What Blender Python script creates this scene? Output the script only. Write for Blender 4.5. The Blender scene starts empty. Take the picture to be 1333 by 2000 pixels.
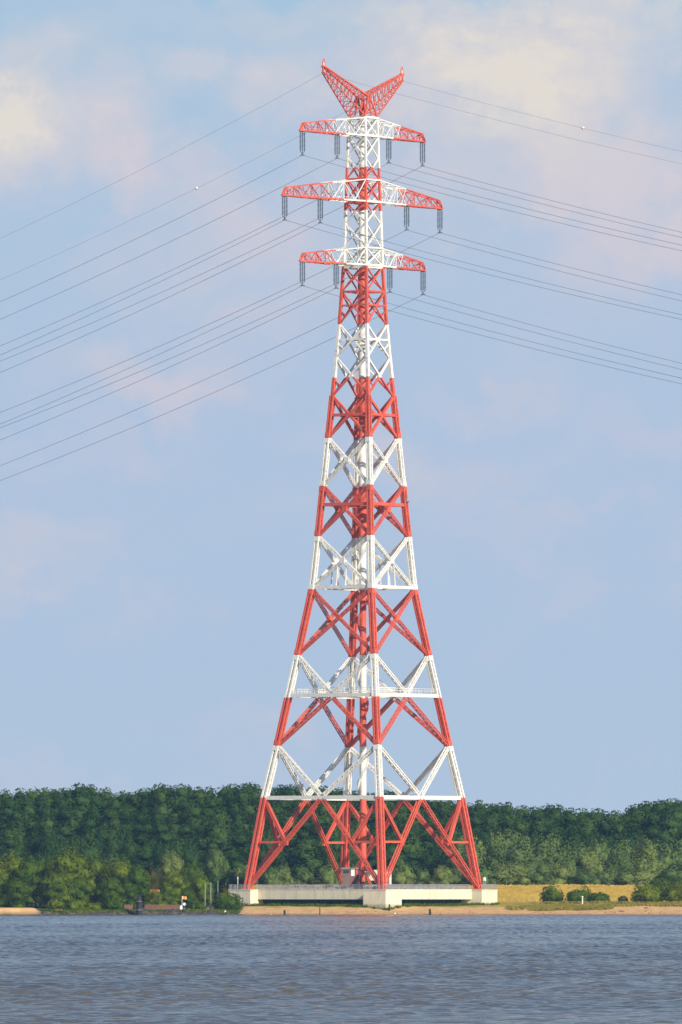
import bpy, math, random
import numpy as np
from mathutils import Vector

SC = bpy.context.scene
COL = SC.collection
R = math.radians
RNG = np.random.default_rng(7)
random.seed(7)

# ------------------------------------------------------------------ camera
CAM_D, CAM_H, CAM_X = 3100.0, 6.0, -6.05      # distance to the pylon, eye height above the river
F_PX = 7.11 * CAM_D                            # focal length in photograph pixels (photo 1333 x 2000)
HORIZON = 1744.0
PITCH = math.atan((HORIZON - 1000.0) / F_PX)
cam = bpy.data.cameras.new('camera')
cam.sensor_width = 36.0
cam.lens = F_PX / 2000.0 * 36.0
cam.clip_start, cam.clip_end = 1.0, 20000.0
cam_o = bpy.data.objects.new('camera', cam)
cam_o.location = (CAM_X, -CAM_D, CAM_H)
cam_o.rotation_euler = (math.pi / 2 + PITCH, 0, 0)
COL.objects.link(cam_o)
SC.camera = cam_o

# ------------------------------------------------------------------ sky, sun, exposure
SUN_AZ = Vector((0.58, -0.815))
SUN_EL = R(30)
SKY_STRENGTH = 0.10
SC.view_settings.view_transform = 'Standard'
SC.view_settings.look = 'None'
SC.view_settings.exposure = 0.22
SC.view_settings.gamma = 1.0
SC.cycles.use_denoising = True
SC.cycles.max_bounces = 6
SC.cycles.transparent_max_bounces = 8
SC.cycles.volume_bounces = 0


def lin(*rgb):
    return tuple((c / 255 / 12.92) if c <= 10 else ((c / 255 + 0.055) / 1.055) ** 2.4 for c in rgb)


class NT:
    """small helper for node trees"""
    def __init__(self, tree):
        self.t = tree
        self.t.nodes.clear()

    def n(self, kind, **kw):
        nd = self.t.nodes.new(kind)
        for k, v in kw.items():
            if k == 'ins':
                for i, val in v.items():
                    nd.inputs[i].default_value = val
            else:
                setattr(nd, k, v)
        return nd

    def l(self, a, b):
        self.t.links.new(a, b)

    def math(self, op, a, b=None, c=None):
        nd = self.n('ShaderNodeMath', operation=op)
        for i, v in enumerate((a, b, c)):
            if v is None:
                continue
            if isinstance(v, (int, float)):
                nd.inputs[i].default_value = v
            else:
                self.l(v, nd.inputs[i])
        return nd.outputs[0]

    def vmath(self, op, a, b=None):
        nd = self.n('ShaderNodeVectorMath', operation=op)
        for i, v in enumerate((a, b)):
            if v is None:
                continue
            if isinstance(v, (tuple, list)):
                nd.inputs[i].default_value = v
            else:
                self.l(v, nd.inputs[i])
        return nd.outputs[1] if op in ('LENGTH', 'DISTANCE', 'DOT_PRODUCT') else nd.outputs[0]

    def mix(self, fac, a, b):
        nd = self.n('ShaderNodeMix', data_type='RGBA')
        for i, v in ((0, fac), (6, a), (7, b)):
            if isinstance(v, (int, float)):
                nd.inputs[i].default_value = v
            elif isinstance(v, (tuple, list)):
                nd.inputs[i].default_value = tuple(v) + ((1.0,) if len(v) == 3 else ())
            else:
                self.l(v, nd.inputs[i])
        return nd.outputs[2]

    def ramp(self, fac, stops, interp='LINEAR'):
        nd = self.n('ShaderNodeValToRGB')
        cr = nd.color_ramp
        cr.interpolation = interp
        while len(cr.elements) < len(stops):
            cr.elements.new(0.5)
        for e, (p, c) in zip(cr.elements, stops):
            e.position = p
            e.color = tuple(c) + (1.0,)
        self.l(fac, nd.inputs[0])
        return nd.outputs[0]

    def noise(self, vec, scale, detail=4.0, rough=0.55, dist=0.0):
        nd = self.n('ShaderNodeTexNoise')
        nd.inputs['Scale'].default_value = scale
        nd.inputs['Detail'].default_value = detail
        nd.inputs['Roughness'].default_value = rough
        nd.inputs['Distortion'].default_value = dist
        if vec is not None:
            self.l(vec, nd.inputs['Vector'])
        return nd.outputs[0]


world = bpy.data.worlds.new('World')
SC.world = world
world.use_nodes = True
w = NT(world.node_tree)
sky = w.n('ShaderNodeTexSky', sky_type='NISHITA')
sky.sun_disc = False
sky.sun_elevation = SUN_EL
sky.sun_rotation = math.atan2(SUN_AZ.x, SUN_AZ.y)
sky.air_density, sky.dust_density, sky.ozone_density = 1.0, 0.6, 1.5
gen = w.n('ShaderNodeTexCoord').outputs['Generated']
wn = w.n('ShaderNodeTexNoise')
wn.inputs['Scale'].default_value = 55.0
wn.inputs['Detail'].default_value = 7.0
wn.inputs['Roughness'].default_value = 0.62
w.l(gen, wn.inputs['Vector'])
warp = w.vmath('SUBTRACT', wn.outputs['Color'], (0.5, 0.5, 0.5))
wsc = w.n('ShaderNodeVectorMath', operation='SCALE')
w.l(warp, wsc.inputs[0])
wsc.inputs['Scale'].default_value = 0.026
dirw = w.vmath('ADD', gen, wsc.outputs[0])
sep = w.n('ShaderNodeSeparateXYZ')
w.l(gen, sep.inputs[0])
elev = sep.outputs[2]
K = 1.0 / SKY_STRENGTH
low = w.ramp(w.math('MULTIPLY', elev, 1 / 0.085),
             [(0.0, lin(170, 189, 208)), (0.25, lin(169, 187, 209)), (0.5, lin(170, 187, 210)), (0.75, lin(166, 187, 209)), (1.0, lin(154, 185, 208))])


def sky_dir(px, py):
    return ((px - 666.5) / F_PX, 1.0, (HORIZON - py) / F_PX)


# broad soft clouds of the low sky: direction, half width and height (photo pixels), amount, warmth
CLOUDS = [
    (985, 105, 250, 125, 0.95, 1.0), (1130, 110, 180, 100, 0.70, 0.8), (880, 50, 150, 80, 0.5, 0.7),
    (1180, 285, 190, 110, 0.62, 0.15), (640, 140, 200, 85, 0.45, 0.25), (250, 205, 100, 85, 0.55, 0.3),
    (10, 250, 110, 85, 0.95, 1.0), (40, 160, 120, 90, 0.45, 0.5), (310, 350, 140, 90, 0.58, 0.0),
    (385, 105, 70, 50, 0.4, 0.5), (1265, 450, 220, 100, 0.58, 0.0), (1040, 765, 130, 50, 0.42, 0.1),
    (430, 470, 160, 90, 0.42, 0.0), (70, 1085, 150, 60, 0.36, 0.2), (930, 920, 190, 55, 0.24, 0.0),
    (270, 735, 200, 65, 0.45, 0.0), (580, 600, 150, 60, 0.34, 0.0), (830, 330, 200, 110, 0.25, 0.1),
    (560, 10, 300, 40, 0.25, 0.3), (1060, 200, 300, 150, 0.34, 0.45), (760, 150, 170, 110, 0.26, 0.5), (120, 60, 200, 70, 0.2, 0.3), (140, 300, 150, 110, 0.28, 0.3), (700, 480, 300, 90, 0.16, 0.0), (1150, 620, 220, 90, 0.2, 0.0), (1250, 860, 150, 60, 0.22, 0.0), (480, 1000, 200, 50, 0.12, 0.1),
]
amt_cool = amt_warm = None
for px, py, rx, ry, a, warm in CLOUDS:
    d = w.vmath('SUBTRACT', dirw, sky_dir(px, py))
    d = w.vmath('MULTIPLY', d, (F_PX / rx, 0.6 * F_PX / 400, F_PX / ry))
    ln = w.vmath('LENGTH', d)
    mr = w.n('ShaderNodeMapRange', interpolation_type='SMOOTHERSTEP')
    w.l(ln, mr.inputs[0])
    mr.inputs[1].default_value, mr.inputs[2].default_value = 1.75, 0.0
    mr.inputs[3].default_value, mr.inputs[4].default_value = 0.0, a
    if warm < 1:
        v = w.math('MULTIPLY', mr.outputs[0], 1.0 - warm)
        amt_cool = v if amt_cool is None else w.math('ADD', amt_cool, v)
    if warm > 0:
        v = w.math('MULTIPLY', mr.outputs[0], warm)
        amt_warm = v if amt_warm is None else w.math('ADD', amt_warm, v)
streak = w.noise(w.vmath('MULTIPLY', gen, (1.0, 1.0, 2.0)), 85.0, 7.0, 0.6, 0.4)
gain = w.math('MULTIPLY_ADD', streak, 2.6, -0.35)
veil = w.noise(w.vmath('MULTIPLY', dirw, (1.0, 1.0, 2.2)), 38.0, 5.0, 0.55)
vr = w.n('ShaderNodeMapRange', interpolation_type='SMOOTHSTEP')
w.l(veil, vr.inputs[0])
vr.inputs[1].default_value, vr.inputs[2].default_value, vr.inputs[4].default_value = 0.50, 0.66, 0.30
amt_cool = w.math('ADD', w.math('MULTIPLY', amt_cool, 1.25), vr.outputs[0])
amt_warm = w.math('MULTIPLY', amt_warm, 1.15)
amt_cool = w.math('MINIMUM', w.math('MULTIPLY', amt_cool, gain), 0.9)
fine = w.noise(w.vmath('MULTIPLY', dirw, (1.0, 1.0, 1.7)), 150.0, 8.0, 0.62, 0.6)
gain_w = w.math('MULTIPLY', w.math('MULTIPLY_ADD', streak, 2.2, -0.45), w.math('MULTIPLY_ADD', fine, 2.0, 0.0))
amt_cool = w.math('MINIMUM', w.math('ADD', amt_cool, w.math('MULTIPLY', amt_warm, 0.35)), 0.92)
amt_warm = w.math('MINIMUM', w.math('MULTIPLY', amt_warm, gain_w), 0.95)
low = w.mix(amt_cool, low, lin(201, 194, 202))
low = w.mix(amt_warm, low, lin(218, 210, 199))
vs = w.n('ShaderNodeVectorMath', operation='SCALE')
w.l(low, vs.inputs[0])
vs.inputs['Scale'].default_value = K
mr = w.n('ShaderNodeMapRange', interpolation_type='SMOOTHSTEP')
w.l(elev, mr.inputs[0])
mr.inputs[1].default_value, mr.inputs[2].default_value = 0.085, 0.20
mr2 = w.n('ShaderNodeMapRange', interpolation_type='SMOOTHSTEP')
w.l(elev, mr2.inputs[0])
mr2.inputs[1].default_value, mr2.inputs[2].default_value = 0.085, 0.22
mid = w.mix(mr2.outputs[0], vs.outputs[0], tuple(c * K for c in lin(108, 143, 189)))
mr.inputs[1].default_value, mr.inputs[2].default_value = 0.35, 0.65
skycol = w.mix(mr.outputs[0], mid, sky.outputs[0])
bg = w.n('ShaderNodeBackground')
w.l(skycol, bg.inputs['Color'])
bg.inputs['Strength'].default_value = SKY_STRENGTH
wo = w.n('ShaderNodeOutputWorld')
w.l(bg.outputs[0], wo.inputs['Surface'])

sun = bpy.data.lights.new('sun', 'SUN')
sun.energy = 4.95
sun.angle = R(0.5)
sun.color = (1.0, 0.90, 0.76)
sun_o = bpy.data.objects.new('sun', sun)
SUN_DIR = Vector((SUN_AZ.x * math.cos(SUN_EL), SUN_AZ.y * math.cos(SUN_EL), math.sin(SUN_EL)))
sun_o.rotation_euler = SUN_DIR.to_track_quat('Z', 'Y').to_euler()
COL.objects.link(sun_o)

# ------------------------------------------------------------------ materials
M = {}


def mat(name):
    m = bpy.data.materials.new(name)
    m.use_nodes = True
    M[name] = m
    t = NT(m.node_tree)
    out = t.n('ShaderNodeOutputMaterial')
    return m, t, out


def simple(name, c1, c2, scale, rough=0.6, spec=0.3, metal=0.0, detail=5.0, bump=0.0):
    m, t, out = mat(name)
    pos = t.n('ShaderNodeNewGeometry').outputs['Position']
    nz = t.noise(pos, scale, detail)
    col = t.ramp(nz, [(0.32, c1), (0.68, c2)])
    p = t.n('ShaderNodeBsdfPrincipled')
    t.l(col, p.inputs['Base Color'])
    p.inputs['Roughness'].default_value = rough
    p.inputs['Specular IOR Level'].default_value = spec
    p.inputs['Metallic'].default_value = metal
    if bump:
        b = t.n('ShaderNodeBump')
        b.inputs['Strength'].default_value = bump
        t.l(nz, b.inputs['Height'])
        t.l(b.outputs[0], p.inputs['Normal'])
    t.l(p.outputs[0], out.inputs[0])
    return m


def weathered(name, c1, c2, grime, rough=0.55):
    m, t, out = mat(name)
    pos = t.n('ShaderNodeNewGeometry').outputs['Position']
    n1_ = t.noise(pos, 0.30, 5.0)
    n2_ = t.noise(t.vmath('MULTIPLY', pos, (1.0, 1.0, 0.22)), 1.1, 6.0, 0.65)
    col = t.ramp(n1_, [(0.32, c1), (0.68, c2)])
    f_ = t.ramp(n2_, [(0.50, (0, 0, 0)), (0.72, (0.6, 0.6, 0.6))])
    col = t.mix(f_, col, grime)
    p = t.n('ShaderNodeBsdfPrincipled')
    t.l(col, p.inputs['Base Color'])
    p.inputs['Roughness'].default_value = rough
    p.inputs['Specular IOR Level'].default_value = 0.3
    t.l(p.outputs[0], out.inputs[0])


weathered('red_paint', (0.60, 0.090, 0.050), (0.75, 0.135, 0.075), (0.47, 0.115, 0.085))
weathered('white_paint', (0.76, 0.75, 0.68), (0.87, 0.86, 0.80), (0.56, 0.50, 0.40))
simple('glass_insulator', (0.02, 0.035, 0.06), (0.035, 0.055, 0.08), 1.0, 0.3, 0.5)
simple('steel_fittings', (0.12, 0.14, 0.17), (0.2, 0.22, 0.25), 1.0, 0.5, 0.4)
simple('cable_metal', (0.16, 0.18, 0.22), (0.20, 0.22, 0.26), 0.1, 0.6, 0.3)
simple('galvanized', (0.26, 0.26, 0.27), (0.40, 0.40, 0.41), 1.5, 0.55, 0.4)
simple('brown_brick', (0.16, 0.10, 0.09), (0.24, 0.15, 0.13), 1.2, 0.8, 0.2)
simple('cream_panel', (0.66, 0.60, 0.48), (0.78, 0.72, 0.60), 0.6, 0.6, 0.3)
simple('old_timber', (0.16, 0.085, 0.055), (0.26, 0.14, 0.09), 1.4, 0.85, 0.2)
simple('tarred_timber', (0.02, 0.02, 0.026), (0.045, 0.042, 0.05), 1.0, 0.7, 0.3)
simple('stone', (0.16, 0.15, 0.14), (0.30, 0.28, 0.26), 0.9, 0.9, 0.2)
simple('white_board', (0.74, 0.74, 0.72), (0.82, 0.82, 0.80), 0.8, 0.6, 0.3)
simple('orange_cloth', (0.75, 0.30, 0.06), (0.85, 0.42, 0.10), 1.0, 0.8, 0.2)
simple('roof_tile', (0.38, 0.12, 0.06), (0.50, 0.18, 0.09), 1.5, 0.8, 0.2)
simple('pole_paint', (0.20, 0.25, 0.19), (0.28, 0.33, 0.25), 0.7, 0.6, 0.3)
simple('bark', (0.06, 0.045, 0.035), (0.11, 0.085, 0.065), 0.9, 0.95, 0.1)
simple('gap_shade', (0.045, 0.06, 0.055), (0.085, 0.10, 0.085), 0.5, 0.9, 0.1)  # shade of the gap under the wall beams, put into a dark colour
simple('rubble', (0.17, 0.15, 0.145), (0.36, 0.33, 0.31), 1.1, 0.95, 0.1)

# concrete with vertical streaks
m, t, out = mat('concrete')
pos = t.n('ShaderNodeNewGeometry').outputs['Position']
nz = t.noise(t.vmath('MULTIPLY', pos, (1.0, 1.0, 0.18)), 0.8, 6.0, 0.6)
nz2 = t.noise(pos, 0.25, 4.0)
col = t.ramp(nz, [(0.30, (0.66, 0.61, 0.44)), (0.55, (0.80, 0.76, 0.57)), (0.75, (0.84, 0.80, 0.62))])
col = t.mix(t.math('MULTIPLY', nz2, 0.35), col, (0.56, 0.48, 0.36))
sz_ = t.n('ShaderNodeSeparateXYZ')
t.l(pos, sz_.inputs[0])
tide = t.ramp(t.math('MULTIPLY_ADD', nz, 0.9, t.math('MULTIPLY_ADD', sz_.outputs[2], -0.55, 1.75)), [(0.45, (0, 0, 0)), (0.75, (0.55, 0.55, 0.55))])
col = t.mix(tide, col, (0.27, 0.25, 0.16))
drip = t.ramp(t.noise(t.vmath('MULTIPLY', pos, (1.0, 1.0, 0.06)), 1.6, 5.0, 0.6), [(0.56, (0, 0, 0)), (0.70, (0.45, 0.45, 0.45))])
col = t.mix(drip, col, (0.38, 0.35, 0.27))
p = t.n('ShaderNodeBsdfPrincipled')
t.l(col, p.inputs['Base Color'])
p.inputs['Roughness'].default_value = 0.85
p.inputs['Specular IOR Level'].default_value = 0.2
t.l(p.outputs[0], out.inputs[0])


def foliage(name, c1, c2, c3, transl=0.25):
    m, t, out = mat(name)
    oi = t.n('ShaderNodeObjectInfo')
    pos = t.n('ShaderNodeNewGeometry').outputs['Position']
    nz = t.noise(pos, 0.22, 4.0)
    v = t.math('MULTIPLY_ADD', oi.outputs['Random'], 0.55, t.math('MULTIPLY_ADD', nz, 0.9, -0.22))
    col = t.ramp(v, [(0.15, c1), (0.5, c2), (0.85, c3)])
    d = t.n('ShaderNodeBsdfDiffuse')
    tr = t.n('ShaderNodeBsdfTranslucent')
    t.l(col, d.inputs[0])
    t.l(col, tr.inputs[0])
    mx = t.n('ShaderNodeMixShader')
    mx.inputs[0].default_value = transl
    t.l(d.outputs[0], mx.inputs[1])
    t.l(tr.outputs[0], mx.inputs[2])
    t.l(mx.outputs[0], out.inputs[0])


foliage('ridge_leaves', (0.024, 0.060, 0.016), (0.040, 0.090, 0.022), (0.070, 0.122, 0.028), 0.15)
foliage('willow_leaves', (0.080, 0.138, 0.040), (0.125, 0.185, 0.050), (0.190, 0.235, 0.060), 0.15)
foliage('shore_leaves', (0.048, 0.098, 0.010), (0.088, 0.146, 0.012), (0.165, 0.205, 0.014), 0.2)
foliage('bronze_leaves', (0.060, 0.070, 0.020), (0.085, 0.088, 0.024), (0.11, 0.105, 0.03))
foliage('yellow_leaves', (0.18, 0.16, 0.02), (0.24, 0.20, 0.025), (0.30, 0.24, 0.03))
foliage('reed_leaves', (0.17, 0.19, 0.030), (0.25, 0.24, 0.04), (0.34, 0.29, 0.06))

# land: colour attribute holds the kind of ground, noise breaks it up
m, t, out = mat('land')
at = t.n('ShaderNodeAttribute', attribute_name='ground')
pos = t.n('ShaderNodeNewGeometry').outputs['Position']
nz = t.noise(t.vmath('MULTIPLY', pos, (1.0, 0.35, 1.6)), 0.5, 7.0, 0.65)
hs = t.n('ShaderNodeHueSaturation')
t.l(at.outputs['Color'], hs.inputs['Color'])
t.l(t.math('MULTIPLY_ADD', nz, 0.9, 0.55), hs.inputs['Value'])
p = t.n('ShaderNodeBsdfPrincipled')
t.l(hs.outputs[0], p.inputs['Base Color'])
p.inputs['Roughness'].default_value = 0.95
p.inputs['Specular IOR Level'].default_value = 0.1
t.l(p.outputs[0], out.inputs[0])

# river
m, t, out = mat('river_water')
pos = t.n('ShaderNodeNewGeometry').outputs['Position']
n1 = t.noise(t.vmath('MULTIPLY', pos, (1.0, 0.8, 1.0)), 1.3, 6.0, 0.6)
n2 = t.noise(t.vmath('MULTIPLY', pos, (0.6, 0.25, 1.0)), 0.05, 4.0, 0.6)
b = t.n('ShaderNodeBump')
lane = t.noise(t.vmath('MULTIPLY', pos, (0.35, 0.10, 1.0)), 0.035, 3.0, 0.5)
t.l(t.ramp(lane, [(0.36, (0.65, 0.65, 0.65)), (0.64, (1.0, 1.0, 1.0))]), b.inputs['Strength'])
b.inputs['Distance'].default_value = 0.25
t.l(n1, b.inputs['Height'])
p = t.n('ShaderNodeBsdfPrincipled')
col = t.ramp(n2, [(0.35, (0.085, 0.070, 0.040)), (0.65, (0.125, 0.100, 0.055))])
t.l(col, p.inputs['Base Color'])
p.inputs['Roughness'].default_value = 0.12
p.inputs['IOR'].default_value = 1.33
t.l(b.outputs[0], p.inputs['Normal'])
t.l(p.outputs[0], out.inputs[0])


# ------------------------------------------------------------------ helpers
def at_px(px, py, Y):
    """point seen at a photo pixel, at world depth Y"""
    cx, cy = (px - 666.5) / F_PX, (1000.0 - py) / F_PX
    d = Vector((cx, math.cos(PITCH) - cy * math.sin(PITCH), math.sin(PITCH) + cy * math.cos(PITCH)))
    s = (Y + CAM_D) / d.y
    return Vector((CAM_X + d.x * s, Y, CAM_H + d.z * s))


def Zp(py, Y=0.0):
    return at_px(709.5, py, Y).z


def Xp(px, Y=0.0):
    return at_px(px, 1744, Y).x


def tag(o, label=None, cat=None, group=None, kind=None):
    if label:
        o['label'] = label
    if cat:
        o['category'] = cat
    if group:
        o['group'] = group
    if kind:
        o['kind'] = kind
    return o


def empty(name, loc, label, cat, group=None):
    o = bpy.data.objects.new(name, None)
    o.empty_display_size = 1.0
    o.location = loc
    COL.objects.link(o)
    return tag(o, label, cat, group)


class MB:
    """collects bars, boxes, tubes; builds ONE mesh object.  Material index per face."""
    def __init__(self):
        self.v, self.f, self.mi = [], [], []

    def add(self, verts, faces, mi=0):
        b = len(self.v)
        self.v.extend(tuple(x) for x in verts)
        self.f.extend(tuple(i + b for i in f) for f in faces)
        self.mi.extend([mi] * len(faces))

    def box8(self, c, mi=0):
        self.add(c, [(0, 3, 2, 1), (4, 5, 6, 7), (0, 1, 5, 4), (1, 2, 6, 5), (2, 3, 7, 6), (3, 0, 4, 7)], mi)

    def bar(self, p, q, wd, ht=None, up=None, mi=0):
        """box beam from p to q, width wd, height ht"""
        p, q = Vector(p), Vector(q)
        ht = wd if ht is None else ht
        d = (q - p)
        if d.length < 1e-6:
            return
        d.normalize()
        up = Vector(up) if up is not None else Vector((0, 0, 1))
        if abs(d.dot(up.normalized())) > 0.97:
            up = Vector((1, 0, 0)) if abs(d.x) < 0.9 else Vector((0, 1, 0))
        s = d.cross(up).normalized()
        u = s.cross(d).normalized()
        s, u = s * wd / 2, u * ht / 2
        self.box8([p - s - u, p + s - u, p + s + u, p - s + u, q - s - u, q + s - u, q + s + u, q - s + u], mi)

    def obox(self, c, ax, ay, hx, hy, z0, z1, mi=0):
        c = Vector((c[0], c[1], 0))
        ax, ay = Vector((ax[0], ax[1], 0)) * hx, Vector((ay[0], ay[1], 0)) * hy
        lo, hi = Vector((0, 0, z0)), Vector((0, 0, z1))
        self.box8([c - ax - ay + lo, c + ax - ay + lo, c + ax + ay + lo, c - ax + ay + lo,
                   c - ax - ay + hi, c + ax - ay + hi, c + ax + ay + hi, c - ax + ay + hi], mi)

    def tube(self, pts, r, n=6, mi=0, cap=True):
        pts = [Vector(p) for p in pts]
        rs = r if isinstance(r, (list, tuple)) else [r] * len(pts)
        rings = []
        for i, p in enumerate(pts):
            d = (pts[min(i + 1, len(pts) - 1)] - pts[max(i - 1, 0)]).normalized()
            a = Vector((0, 0, 1)) if abs(d.z) < 0.9 else Vector((1, 0, 0))
            s = d.cross(a).normalized()
            u = s.cross(d).normalized()
            rings.append([p + (s * math.cos(2 * math.pi * k / n) + u * math.sin(2 * math.pi * k / n)) * rs[i] for k in range(n)])
        vs = [v for rg in rings for v in rg]
        fs = []
        for i in range(len(pts) - 1):
            for k in range(n):
                a, b2 = i * n + k, i * n + (k + 1) % n
                fs.append((a, b2, b2 + n, a + n))
        if cap:
            fs.append(tuple(range(n))[::-1])
            fs.append(tuple((len(pts) - 1) * n + k for k in range(n)))
        self.add(vs, fs, mi)

    def lathe(self, c, prof, n=10, mi=0):
        c = Vector(c)
        vs, fs = [], []
        for r_, z_ in prof:
            for k in range(n):
                a = 2 * math.pi * k / n
                vs.append(c + Vector((r_ * math.cos(a), r_ * math.sin(a), z_)))
        for i in range(len(prof) - 1):
            for k in range(n):
                a, b2 = i * n + k, i * n + (k + 1) % n
                fs.append((a, b2, b2 + n, a + n))
        fs.append(tuple(range(n))[::-1])
        fs.append(tuple((len(prof) - 1) * n + k for k in range(n)))
        self.add(vs, fs, mi)

    def build(self, name, mats, parent=None, origin=(0, 0, 0), smooth=False):
        me = bpy.data.meshes.new(name)
        o3 = Vector(origin)
        me.from_pydata([(x[0] - o3.x, x[1] - o3.y, x[2] - o3.z) for x in self.v], [], self.f)
        for mm in (mats if isinstance(mats, (list, tuple)) else [mats]):
            me.materials.append(M[mm])
        me.polygons.foreach_set('material_index', self.mi)
        if smooth:
            me.polygons.foreach_set('use_smooth', [True] * len(self.f))
        me.update()
        o = bpy.data.objects.new(name, me)
        COL.objects.link(o)
        if parent:
            o.parent = parent
        else:
            o.location = o3
        return o


# ------------------------------------------------------------------ river and land
def grid_mesh(name, xs, ys, zs, material, colors=None):
    nx, ny = len(xs), len(ys)
    X, Y = np.meshgrid(xs, ys)
    co = np.stack([X, Y, zs], -1).reshape(-1, 3).astype(np.float32)
    i = (np.arange(ny - 1)[:, None] * nx + np.arange(nx - 1)[None, :]).reshape(-1)
    quads = np.stack([i, i + 1, i + nx + 1, i + nx], -1).astype(np.int32)
    me = bpy.data.meshes.new(name)
    me.vertices.add(len(co))
    me.vertices.foreach_set('co', co.ravel())
    me.loops.add(quads.size)
    me.loops.foreach_set('vertex_index', quads.ravel())
    me.polygons.add(len(quads))
    me.polygons.foreach_set('loop_start', np.arange(0, quads.size, 4, dtype=np.int32))
    me.polygons.foreach_set('use_smooth', np.ones(len(quads), dtype=bool))
    me.update(calc_edges=True)
    if colors is not None:
        ca = me.color_attributes.new('ground', 'FLOAT_COLOR', 'POINT')
        c4 = np.concatenate([colors.reshape(-1, 3), np.ones((len(co), 1))], 1).astype(np.float32)
        ca.data.foreach_set('color', c4.ravel())
    me.materials.append(M[material])
    o = bpy.data.objects.new(name, me)
    COL.objects.link(o)
    return o


def sm(x, a, b):
    tt = np.clip((x - a) / (b - a), 0, 1)
    return tt * tt * (3 - 2 * tt)


# wind chop on the river: sum of many short waves
ys, y = [], -CAM_D + 380.0
while y < -38.0:
    ys.append(y)
    y += 0.38 + max(0.0, (y + CAM_D - 600.0)) * 0.0007
ys = np.array([-3380.0, -3200.0, -2900.0, -2760.0] + ys + [-37.5, -30.0])
xs = np.concatenate([[-1500, -800, -400, -200], np.arange(-112, 100.1, 0.62), [200, 400, 800, 1500]])
X, Y = np.meshgrid(xs, ys)
Zw = np.zeros_like(X)
for k in range(46):
    lam = 0.8 * (3.6 / 0.8) ** RNG.random()
    ang = -0.9 + RNG.normal() * 0.55
    kx, ky = 2 * math.pi / lam * math.cos(ang), 2 * math.pi / lam * math.sin(ang)
    amp = 0.0092 * lam ** 0.6
    ph = RNG.random() * 6.28
    s = np.sin(kx * X + ky * Y + ph)
    Zw += amp * (s + 0.25 * (s * s - 0.5))
env = 0.88 + 0.34 * np.sin(X * 0.045 + Y * 0.011 + 1.0) * np.sin(Y * 0.019 - X * 0.02)
edge = sm(Y, -2760, -2715) * sm(-np.abs(X), -112, -104)
Zw *= env * edge
water = grid_mesh('river', xs, ys, Zw, 'river_water')
tag(water, kind='structure')


def smooth_noise(X, Y, scale, seed):
    rg = np.random.default_rng(seed)
    out_ = np.zeros_like(X)
    for k in range(7):
        a = rg.random() * 6.28
        f_ = scale * (0.6 + rg.random() * 1.6)
        out_ += np.sin((X * math.cos(a) + Y * math.sin(a)) * f_ + rg.random() * 6.28)
    return out_ / 7 ** 0.5


def land_height(X, Y):
    right = sm(X, -35.5, -31.5)
    shore = -49.0 + 1.3 * smooth_noise(X, X * 0, 0.10, 3) + 0.6 * smooth_noise(X, X * 0, 0.5, 4)
    d = Y - shore
    beach = np.where(d < 0, d * 0.06, np.minimum(d * 0.115, 0.55 + np.maximum(d - 4.8, 0) * 0.29))
    flat_r = 2.35 + sm(Y, -30, 62) * 1.35
    zr = np.minimum(beach, flat_r)
    bank = np.where(d < 0, d * 0.2, np.minimum(d * 0.55, 1.1))
    zl = bank + sm(Y, -40, 60) * 2.5
    hump = 0.9 * sm(-X, 87.2, 89.5) * sm(Y, -48, -46) * (1 - sm(Y, -42, -36))
    z = zr * right + (zl + hump) * (1 - right)
    z = np.maximum(z, -1.4)
    dike = 4.45 * sm(Y, 66, 96) * (1 - sm(Y, 102, 128))
    z = z + dike + 0.10 * smooth_noise(X, Y, 0.35, 5) * sm(d, 4, 12)
    ridge = 15.0 - 8.0 * sm(X, 5, 75) + 5.0 * sm(X, 70, 90)
    z = z + ridge * sm(Y, 138, 285)
    return z


gx = np.concatenate([[-1500, -900, -500, -300, -200, -150, -125], np.arange(-112, 106, 1.0), [118, 140, 190, 300, 500, 900, 1500]])
gy = np.concatenate([[-75], np.arange(-60, 132, 0.8), np.arange(133, 300, 4.0), [320, 400, 600, 1000, 1800, 3000]])
GX, GY = np.meshgrid(gx, gy)
GZ = land_height(GX, GY)
n1 = smooth_noise(GX, GY, 0.22, 11)
n2 = smooth_noise(GX, GY, 0.7, 12)
sand = np.array([0.57, 0.36, 0.165])
wet = np.array([0.33, 0.19, 0.115])
gold = np.array([0.47, 0.325, 0.055])
green = np.array([0.17, 0.185, 0.03])
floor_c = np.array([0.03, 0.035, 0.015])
bankc = np.array([0.12, 0.105, 0.07])


def mixc(a, b2, f_):
    return a * (1 - f_[..., None]) + b2 * f_[..., None]


c = np.broadcast_to(gold, GX.shape + (3,)).copy()
c = mixc(c, np.array([0.52, 0.35, 0.085]), sm(n1, 0.0, 1.0) * 0.6)
c = mixc(c, green, sm(n2 + 0.6 * n1, 0.5, 1.6) * 0.35)
gs = (1 - sm(GY + 3 * n1, 22, 40)) * sm(GY, -38, -30)
c = mixc(c, green, gs * (0.55 + 0.25 * np.clip(n2, -1, 1)) * (1 - sm(GX, 64, 78) * 0.7))
isand = (1 - sm(GZ + 0.10 * n2 + 0.10 * n1 - 0.55 * sm(GX, 60, 72), 2.0, 2.3)) * (1 - sm(GY, -8, 4))
right = sm(GX, -35.5, -32)
c = mixc(c, sand, isand * right)
c = mixc(c, wet, (1 - sm(GZ, 0.15, 0.55)) * right)
lft = (1 - right) * (1 - sm(GY, 40, 60))
c = mixc(c, bankc, lft * 0.95)
c = mixc(c, sand * 1.05, sm(-GX, 87.0, 88.5) * sm(GY, -48.6, -47.4) * (1 - sm(GY, -42, -38)) * sm(GZ, 0.2, 0.5))
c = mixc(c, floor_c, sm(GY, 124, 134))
land = grid_mesh('ground', gx, gy, GZ, 'land', c)
tag(land, kind='structure')


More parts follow.
